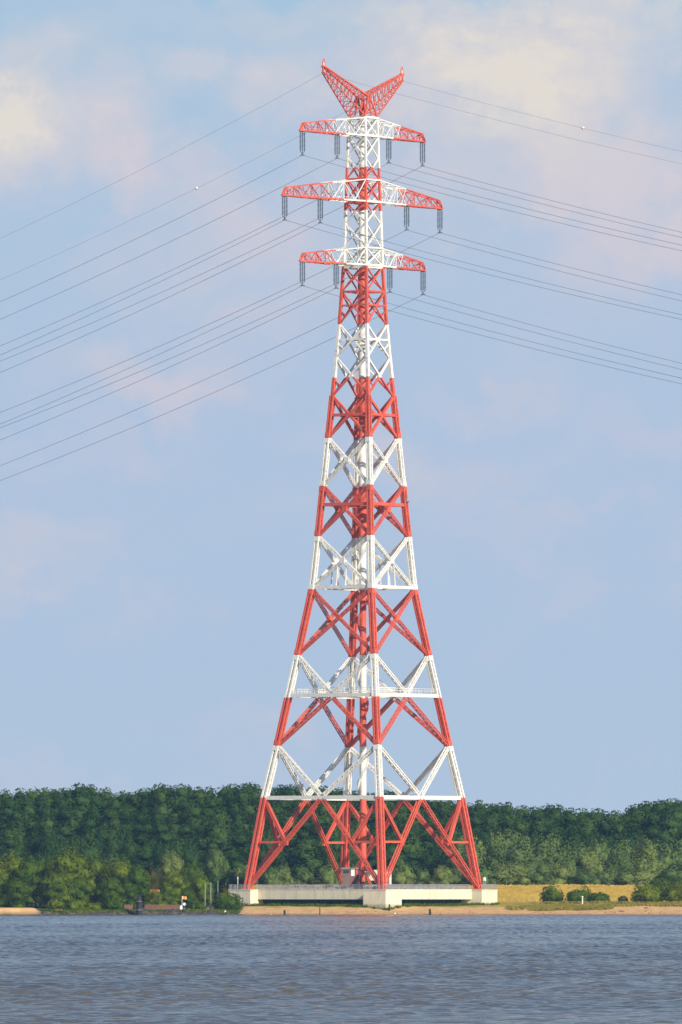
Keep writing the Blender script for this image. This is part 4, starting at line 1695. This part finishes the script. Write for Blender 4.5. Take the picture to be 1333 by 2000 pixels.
def fence(px0, px1, y_top, Yq, label):
    xa, xb = Xp(px0, Yq), Xp(px1, Yq)
    gz = ground_z((xa + xb) / 2, Yq)
    zt_ = at_px(px0, y_top, Yq).z
    o = empty('timber_fence', ((xa + xb) / 2, Yq, gz), label, 'fence')
    org_ = ((xa + xb) / 2, Yq, gz)
    mb = MB()
    x_ = xa
    k = 0
    while x_ < xb:
        hh = zt_ + random.uniform(-0.12, 0.1)
        mb.bar((x_, Yq + random.uniform(-0.02, 0.02), gz - 0.3), (x_, Yq, hh), 0.2, 0.06, (0, 1, 0))
        x_ += 0.235
    mb.build('boards', 'old_timber', o, org_)
    mb = MB()
    n_ = max(2, int((xb - xa) / 2.2))
    for k in range(n_ + 1):
        xx = xa + (xb - xa) * k / n_
        mb.bar((xx, Yq + 0.16, gz - 0.4), (xx, Yq + 0.16, zt_ + 0.15), 0.18, 0.18, (0, 1, 0))
    for h_ in (0.3, 0.8):
        mb.bar((xa, Yq + 0.09, gz + (zt_ - gz) * h_), (xb, Yq + 0.09, gz + (zt_ - gz) * h_), 0.07, 0.14, (0, 0, 1))
    mb.build('frame', 'old_timber', o, org_)


fence(284, 356, 1767, -44.5, 'long brown timber board fence on the left bank')
fence(244, 259, 1767, -44.5, 'short brown timber fence left of the mooring pile')

# mooring dolphin: three tarred piles bound together
q = at_px(272, 1787, -50.5)
zt_ = at_px(272, 1746, -50.5).z
dp = empty('mooring_dolphin', (q.x, -50.5, 0), 'dark tarred mooring piles standing at the left waterline', 'mooring piles')
for dx, dy, dz in ((-0.45, 0, -0.4), (0.4, 0.1, 0), (0.0, -0.45, -0.9)):
    mb = MB()
    mb.tube([(q.x + dx * 1.25, -50.5 + dy * 1.25, -1.0), (q.x + dx * 0.75, -50.5 + dy * 0.75, zt_ + dz)], [0.36, 0.31], 9)
    mb.build('pile', 'tarred_timber', dp, (q.x, -50.5, 0))
mb = MB()
for h_ in (1.3, 3.6):
    mb.lathe((q.x, -50.5, 0), [(0.86, h_), (0.86, h_ + 0.25)], 12)
mb.build('iron_band', 'steel_fittings', dp, (q.x, -50.5, 0))


def post_thing(name, px, y_bot, y_top, Yq, r_, material, label, cat, group=None, cap=True):
    p0_, p1_ = at_px(px, y_bot, Yq), at_px(px, y_top, Yq)
    gz = ground_z(p0_.x, Yq)
    o = empty(name, (p0_.x, Yq, gz), label, cat, group)
    mb = MB()
    mb.tube([(p0_.x, Yq, gz - 0.3), (p0_.x, Yq, p1_.z)], [r_, r_ * 0.85], 8)
    mb.build('pole', material, o, (p0_.x, Yq, gz))
    if cap:
        mb = MB()
        mb.lathe((p0_.x, Yq, p1_.z), [(r_ * 1.5, 0.0), (r_ * 1.5, 0.12), (r_ * 0.4, 0.3)], 8)
        mb.build('cap', material, o, (p0_.x, Yq, gz))
    return o, p0_.x, gz, p1_.z


post_thing('pole', 401, 1768, 1727, -38, 0.15, 'pole_paint', 'pale green pole, the one nearest the green tree', 'pole', 'three pale poles on the left bank')
post_thing('pole', 412, 1768, 1726, -37, 0.17, 'pole_paint', 'middle one of the three pale green poles', 'pole', 'three pale poles on the left bank')
post_thing('pole', 426, 1768, 1723, -37, 0.13, 'pole_paint', 'pale green pole, the one next to the yellow shrub', 'pole', 'three pale poles on the left bank')

# shore signs and flag
o, x_, gz, zt2 = post_thing('flag_pole', 356, 1782, 1750, -45.3, 0.07, 'white_board', 'thin pole with small orange flag beside the timber fence', 'flag', None, False)
mb = MB()
vs, fs = [], []
for k in range(7):
    for j in (0, 1):
        vs.append((x_ + 0.05 + k * 0.2, -45.3 + 0.10 * math.sin(k * 1.1), zt2 - 0.05 - j * 0.85 + 0.05 * math.sin(k)))
fs = [(2 * k, 2 * k + 1, 2 * k + 3, 2 * k + 2) for k in range(6)]
mb.add(vs, fs)
fl = mb.build('flag', 'orange_cloth', o, (x_, -45.3, gz))
sol = fl.modifiers.new('thick', 'SOLIDIFY')
sol.thickness = 0.03


def sign(px, py, rw, rh, Yq, label):
    c_ = at_px(px, py, Yq)
    gz = ground_z(c_.x, Yq)
    o = empty('signboard', (c_.x, Yq, gz), label, 'sign')
    mb = MB()
    n_ = 20
    vs = []
    for yy in (-0.05, 0.0):
        vs += [(c_.x + rw * math.cos(2 * math.pi * k / n_), Yq + yy - 0.1, c_.z + rh * math.sin(2 * math.pi * k / n_)) for k in range(n_)]
    fs = [tuple(range(n_)), tuple(range(2 * n_ - 1, n_ - 1, -1))] + [(k, k + n_, (k + 1) % n_ + n_, (k + 1) % n_) for k in range(n_)]
    mb.add(vs, fs)
    mb.build('board', 'white_board', o, (c_.x, Yq, gz))
    mb = MB()
    mb.bar((c_.x, Yq, gz - 0.3), (c_.x, Yq, c_.z + rh * 0.5), 0.12, 0.12, (0, 1, 0))
    mb.build('post', 'steel_fittings', o, (c_.x, Yq, gz))


sign(354.5, 1773, 0.38, 0.68, -46.0, 'white upright oval board at the right end of the timber fence')
sign(360.5, 1766, 0.42, 0.4, -45.0, 'white round board above the oval board near the flag')
# marker post right
o, x_, gz, zt2 = post_thing('marker_post', 1138, 1764, 1752, 12, 0.2, 'white_board', 'short white marker post in front of the dark upright bush', 'post')

# red roofed hut half hidden in the left bank trees
q = at_px(303, 1750, -24)
gz = ground_z(q.x, -24)
hut = empty('garden_hut', (q.x, -24, gz), 'small hut with orange-red roof half hidden by trees above the timber fence', 'hut')
zr = at_px(303, 1744, -24).z
mb = MB()
mb.obox((q.x, -24), EX, EY, 1.35, 1.2, gz - 0.2, zr)
mb.build('wall', 'old_timber', hut, (q.x, -24, gz))
mb = MB()
pr = [(-1.6, -1.5, zr), (1.6, -1.5, zr), (1.6, 1.5, zr), (-1.6, 1.5, zr), (-1.25, 0, zr + 0.9), (1.25, 0, zr + 0.9)]
mb.add([(q.x + a_, -24 + b_, c_ + 0.003) for a_, b_, c_ in pr], [(3, 2, 1, 0), (0, 1, 5, 4), (2, 3, 4, 5), (1, 2, 5), (3, 0, 4)])
mb.build('roof', 'roof_tile', hut, (q.x, -24, gz))
mb = MB()
mb.obox((q.x + 0.3, -25.24), EX, EY, 0.4, 0.03, gz, gz + 1.9)
mb.build('door', 'tarred_timber', hut, (q.x, -24, gz))


def lump(name, px, py, rx, rz, Yq, material, label, cat, seed):
    rg_ = np.random.default_rng(seed)
    c_ = at_px(px, py, Yq)
    gz = ground_z(c_.x, Yq)
    v, f, _ = ico((0, 0, 0), (1, 1, 1))
    me = bpy.data.meshes.new(name)
    v = v * np.array([rx, rx * 0.8, rz]) * (0.75 + 0.5 * rg_.random((12, 1)))
    me.from_pydata(v.tolist(), [], f)
    me.materials.append(M[material])
    o = bpy.data.objects.new(name, me)
    o.location = (c_.x, Yq, gz + rz * 0.4)
    sub = o.modifiers.new('round', 'SUBSURF')
    sub.levels = sub.render_levels = 1
    COL.objects.link(o)
    tag(o, label, cat)


def stake(px, y_top, Yq, r_, label):
    c_ = at_px(px, y_top, Yq)
    gz = max(-0.4, ground_z(c_.x, Yq))
    mb = MB()
    mb.tube([(c_.x, Yq, gz - 0.3), (c_.x + 0.04, Yq, (gz + c_.z) / 2), (c_.x, Yq, c_.z)], [r_, r_ * 1.05, r_ * 0.8], 8)
    o = mb.build('wooden_stake', 'tarred_timber', None, (c_.x, Yq, gz))
    tag(o, label, 'stake', 'stakes on the beach')


stake(556, 1777, -48.5, 0.28, 'dark stake on the beach nearest the left concrete block')
stake(625, 1771, -48.5, 0.14, 'thin taller stake on the beach between the left and middle blocks')
stake(840, 1775, -48.5, 0.30, 'dark stake on the beach right of the middle block')
stake(761, 1766, -39.5, 0.26, 'dark stake against the lit face of the middle concrete block')
lump('white_stone', 530, 1783, 0.32, 0.28, -47.6, 'white_board', 'white stone at the water edge below the left block', 'stone', 1)
lump('white_stone', 772, 1782, 0.36, 0.3, -47.6, 'white_board', 'white stone at the water edge below the middle block', 'stone', 2)
lump('pale_boulder', 407, 1766, 0.9, 0.7, -40, 'cream_panel', 'pale boulder at the foot of the three poles', 'boulder', 3)
lump('pale_boulder', 440, 1771, 0.5, 0.4, -46.2, 'cream_panel', 'smaller pale stone before the round bush', 'stone', 9)
lump('driftwood', 1215, 1775, 1.0, 0.3, -43.0, 'old_timber', 'dark driftwood lying on the sand at the right', 'driftwood', 4)
lump('driftwood', 1262, 1766, 0.9, 0.28, -35.5, 'old_timber', 'smaller dark driftwood by the grass edge at the far right', 'driftwood', 5)

# pebbles and flotsam along the tide line of the beach
mb = MB()
for k in range(260):
    x_ = random.uniform(Xp(478), Xp(1345))
    y_ = -44.5 + random.gauss(0, 2.2)
    z_ = ground_z(x_, y_)
    if z_ < 0.12:
        continue
    r_ = random.uniform(0.06, 0.2) * (1.6 if random.random() < 0.12 else 1)
    mb.lathe((x_, y_, z_ - r_ * 0.2), [(r_ * 0.8, -0.05), (r_, r_ * 0.35), (r_ * 0.6, r_ * 0.7)], 6)
o = mb.build('beach_pebbles', 'riprap', None, (0, -44, 0))
tag(o, 'scattered dark pebbles and flotsam along the beach tide line', 'pebbles', None, 'stuff')

# ------------------------------------------------------------------ the air between
bm = MB()
bm.obox((0, -100), EX, EY, 1520, 3300, -3.0, 262.0)
me = bpy.data.meshes.new('haze')
me.from_pydata(bm.v, [], bm.f)
m, t, out = mat('haze_air')
pv = t.n('ShaderNodeVolumePrincipled')
pv.inputs['Color'].default_value = (0.34, 0.62, 1.0, 1.0)
pv.inputs['Density'].default_value = 0.000026
pv.inputs['Anisotropy'].default_value = 0.0
t.l(pv.outputs[0], out.inputs['Volume'])
me.materials.append(m)
hz = bpy.data.objects.new('haze', me)
COL.objects.link(hz)
tag(hz, kind='stuff')
print('ridge trees', n_trees, 'objects', len(SC.objects))
